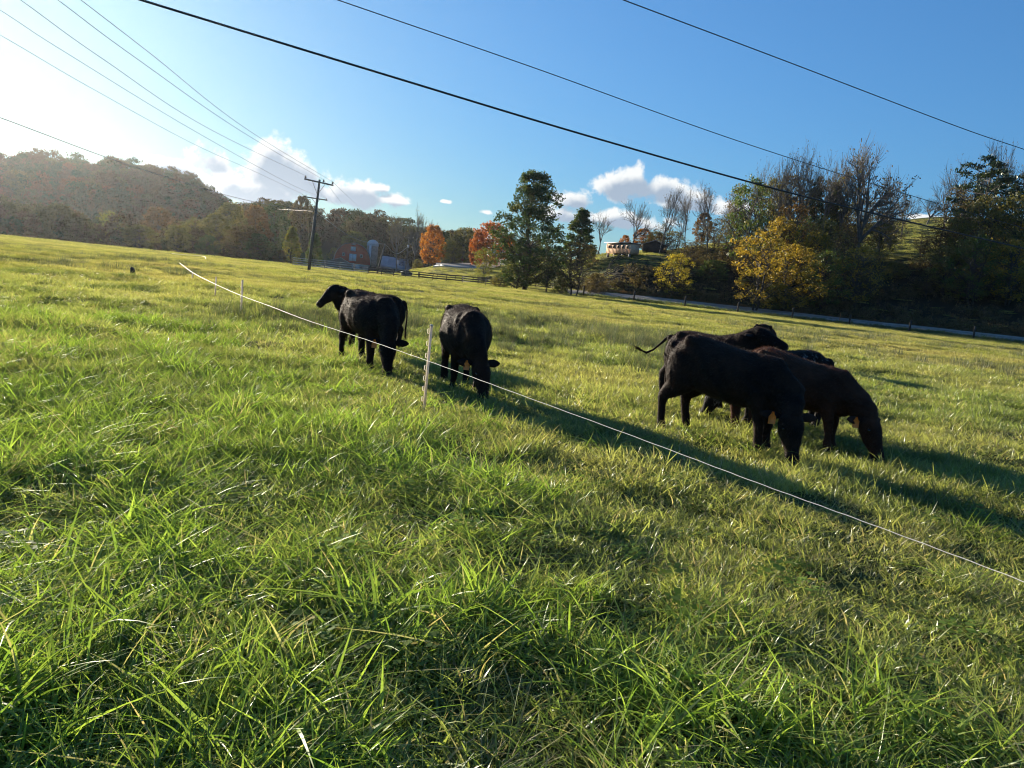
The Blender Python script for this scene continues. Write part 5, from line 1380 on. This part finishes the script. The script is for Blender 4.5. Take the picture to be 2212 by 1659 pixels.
obj('roof', m_.me('roof', [mat('shed_sheet', (.36, .40, .45), .5, metal=.3, noise=(.4, (.30, .34, .39)))]), ms)
m_ = MB(); m_.prism([(-7, 1.1), (7, 1.0), (6.9, 5.0), (-7, 5.7)], 4.0, 4.2); obj('gable', m_.me('gable', [STEEL]), ms)
rs = place(898, 577, 345); rs.z = H(rs.x, 345) - .1
r2 = thing('red_shed', 'low dull red shed at the right end of the metal shed', 'shed', rs)
m_ = MB(); m_.prism([(-5, 0), (5, 0), (5, 2.6), (-5, 3.4)], 0, 5); obj('wall', m_.me('wall', [REDW]), r2)
m_ = MB(); m_.beam((-5.3, 2.5, 3.6), (5.3, 2.5, 2.8), 5.8, .14); obj('roof', m_.me('roof', [ROOFM]), r2)
q = gp(880, 158); ht = thing('hutch', 'tiny gabled animal hutch behind the dark fence', 'shed', (q[0], q[1], H(*q)), R(10))
m_ = MB(); m_.prism([(-1.1, 0), (1.1, 0), (1.1, .8), (0, 1.35), (-1.1, .8)], 0, 1.6); obj('wall', m_.me('wall', [WOOD]), ht)
m_ = MB(); m_.beam((-1.25, .8, .82), (.0, .8, 1.46), 1.9, .07); m_.beam((0, .8, 1.462), (1.25, .8, .82), 1.9, .07); obj('roof', m_.me('roof', [STEEL]), ht)
# white house behind the big tree
q = dpx(1094, 548, 262); hs_ = thing('house', 'white gabled house mostly hidden behind the big green tree', 'house', (q.x, 262, H(q.x, 262) - .2), R(18))
hb = H(q.x, 262); k = 262 / F0; tz = dpx(1098, 520, 262).z - hb
m_ = MB(); m_.prism([(-4.2, 0), (4.2, 0), (4.2, tz * .62), (0, tz), (-4.2, tz * .62)], 0, 9); obj('wall', m_.me('wall', [WHT]), hs_)
m_ = MB(); m_.beam((-4.7, 4.4, tz * .58), (.0, 4.4, tz + .15), 10, .15); m_.beam((0, 4.4, tz + .155), (4.7, 4.4, tz * .58), 10, .15); obj('roof', m_.me('roof', [ROOFM]), hs_)
for x in (-2, 1.6):
    for z in (.25, .5):
        f = plate('window', x, tz * z, .9, 1.2, WHT, parent=hs_); plate('pane', x, tz * z, .7, 1.0, GLASS, y=-.1, parent=f)
# hillside shed (long coop)
sb = dpx(1334, 548, 165); zc = H(sb.x, 165)
a_ = math.atan2(-.88, -.47)      # direction the lit front looks in (x, y)
yaw = math.atan2(.88, -.47)      # local -y turned to face down and left
cp = thing('hillside_shed', 'long tan board shed with five small windows on the hillside', 'shed', (sb.x, 165, dpx(1334, 547, 165).z - .15), 0)
cp.rotation_euler.z = math.atan2(-.88, .47)  # local -y -> (-.88, -.47)
Lh = 4.4
m_ = MB(); m_.box((0, 1.1, 1.15), (2 * Lh, 2.2, 2.0)); 
for x in np.arange(-Lh + .25, Lh, .5): m_.box((x, -.012, 1.15), (.05, .03, 1.96))
obj('wall', m_.me('wall', [TANW]), cp)
m_ = MB(); m_.beam((-Lh - .3, 1.05, 2.32), (Lh + .3, 1.05, 2.32), 3.0, .12); obj('roof', m_.me('roof', [ROOFM]), cp)
for x in np.linspace(-3.3, 3.3, 5):
    f = plate('window', x, 1.5, 1.0, .6, TANW, parent=cp, y=-.06); plate('pane', x, 1.5, .78, .44, DARK, y=-.115, parent=f)
for x in (-Lh + .5, -1.5, 1.5, Lh - .5):
    m_ = MB(); m_.box((x, .3, -.3), (.4, .4, .9)); obj('foot', m_.me('foot', [BLOCK]), cp)
q = dpx(1404, 545, 178); ds = thing('dark_shed', 'low dark shed beside the tan board shed', 'shed', (q.x, 172, H(q.x, 172)), R(-8))
m_ = MB(); m_.prism([(-2.6, 0), (2.6, 0), (2.6, 1.7), (0, 2.6), (-2.6, 1.7)], 0, 4); obj('wall', m_.me('wall', [DWOOD]), ds)
m_ = MB(); m_.beam((-2.9, 2, 1.68), (.0, 2, 2.72), 4.6, .1); m_.beam((0, 2, 2.722), (2.9, 2, 1.68), 4.6, .1); obj('roof', m_.me('roof', [ROOFM]), ds)
q = dpx(1521, 518, 176); pl = thing('wooden_pallet', 'pale new wooden pallet crate standing on the hill among the trees', 'pallet', (q.x, 176, H(q.x, 176)), R(-35))
m_ = MB()
for z in (.3, .7, 1.1, 1.5): m_.box((0, 0, z), (1.5, .06, .22))
obj('board', m_.me('board', [CREAM]), pl); m_ = MB()
for x in (-.7, 0, .7): m_.box((x, .08, .85), (.1, .1, 1.7))
obj('upright', m_.me('upright', [CREAM]), pl)

# ------------------------------------------------------------------ air
hz = bpy.data.materials.new('haze'); hz.use_nodes = True; nt = hz.node_tree; nt.nodes.clear()
pv = nt.nodes.new('ShaderNodeVolumePrincipled'); pv.inputs['Density'].default_value = HAZE_D; pv.inputs['Anisotropy'].default_value = HAZE_G
pv.inputs['Color'].default_value = (.86, .92, 1, 1)
om = nt.nodes.new('ShaderNodeOutputMaterial'); nt.links.new(pv.outputs[0], om.inputs['Volume'])
m_ = MB(); m_.box((0, 0, 33), (3040, 3040, 110)); hzo = obj('haze', m_.me('haze', [hz])); tag(hzo, kind='stuff')
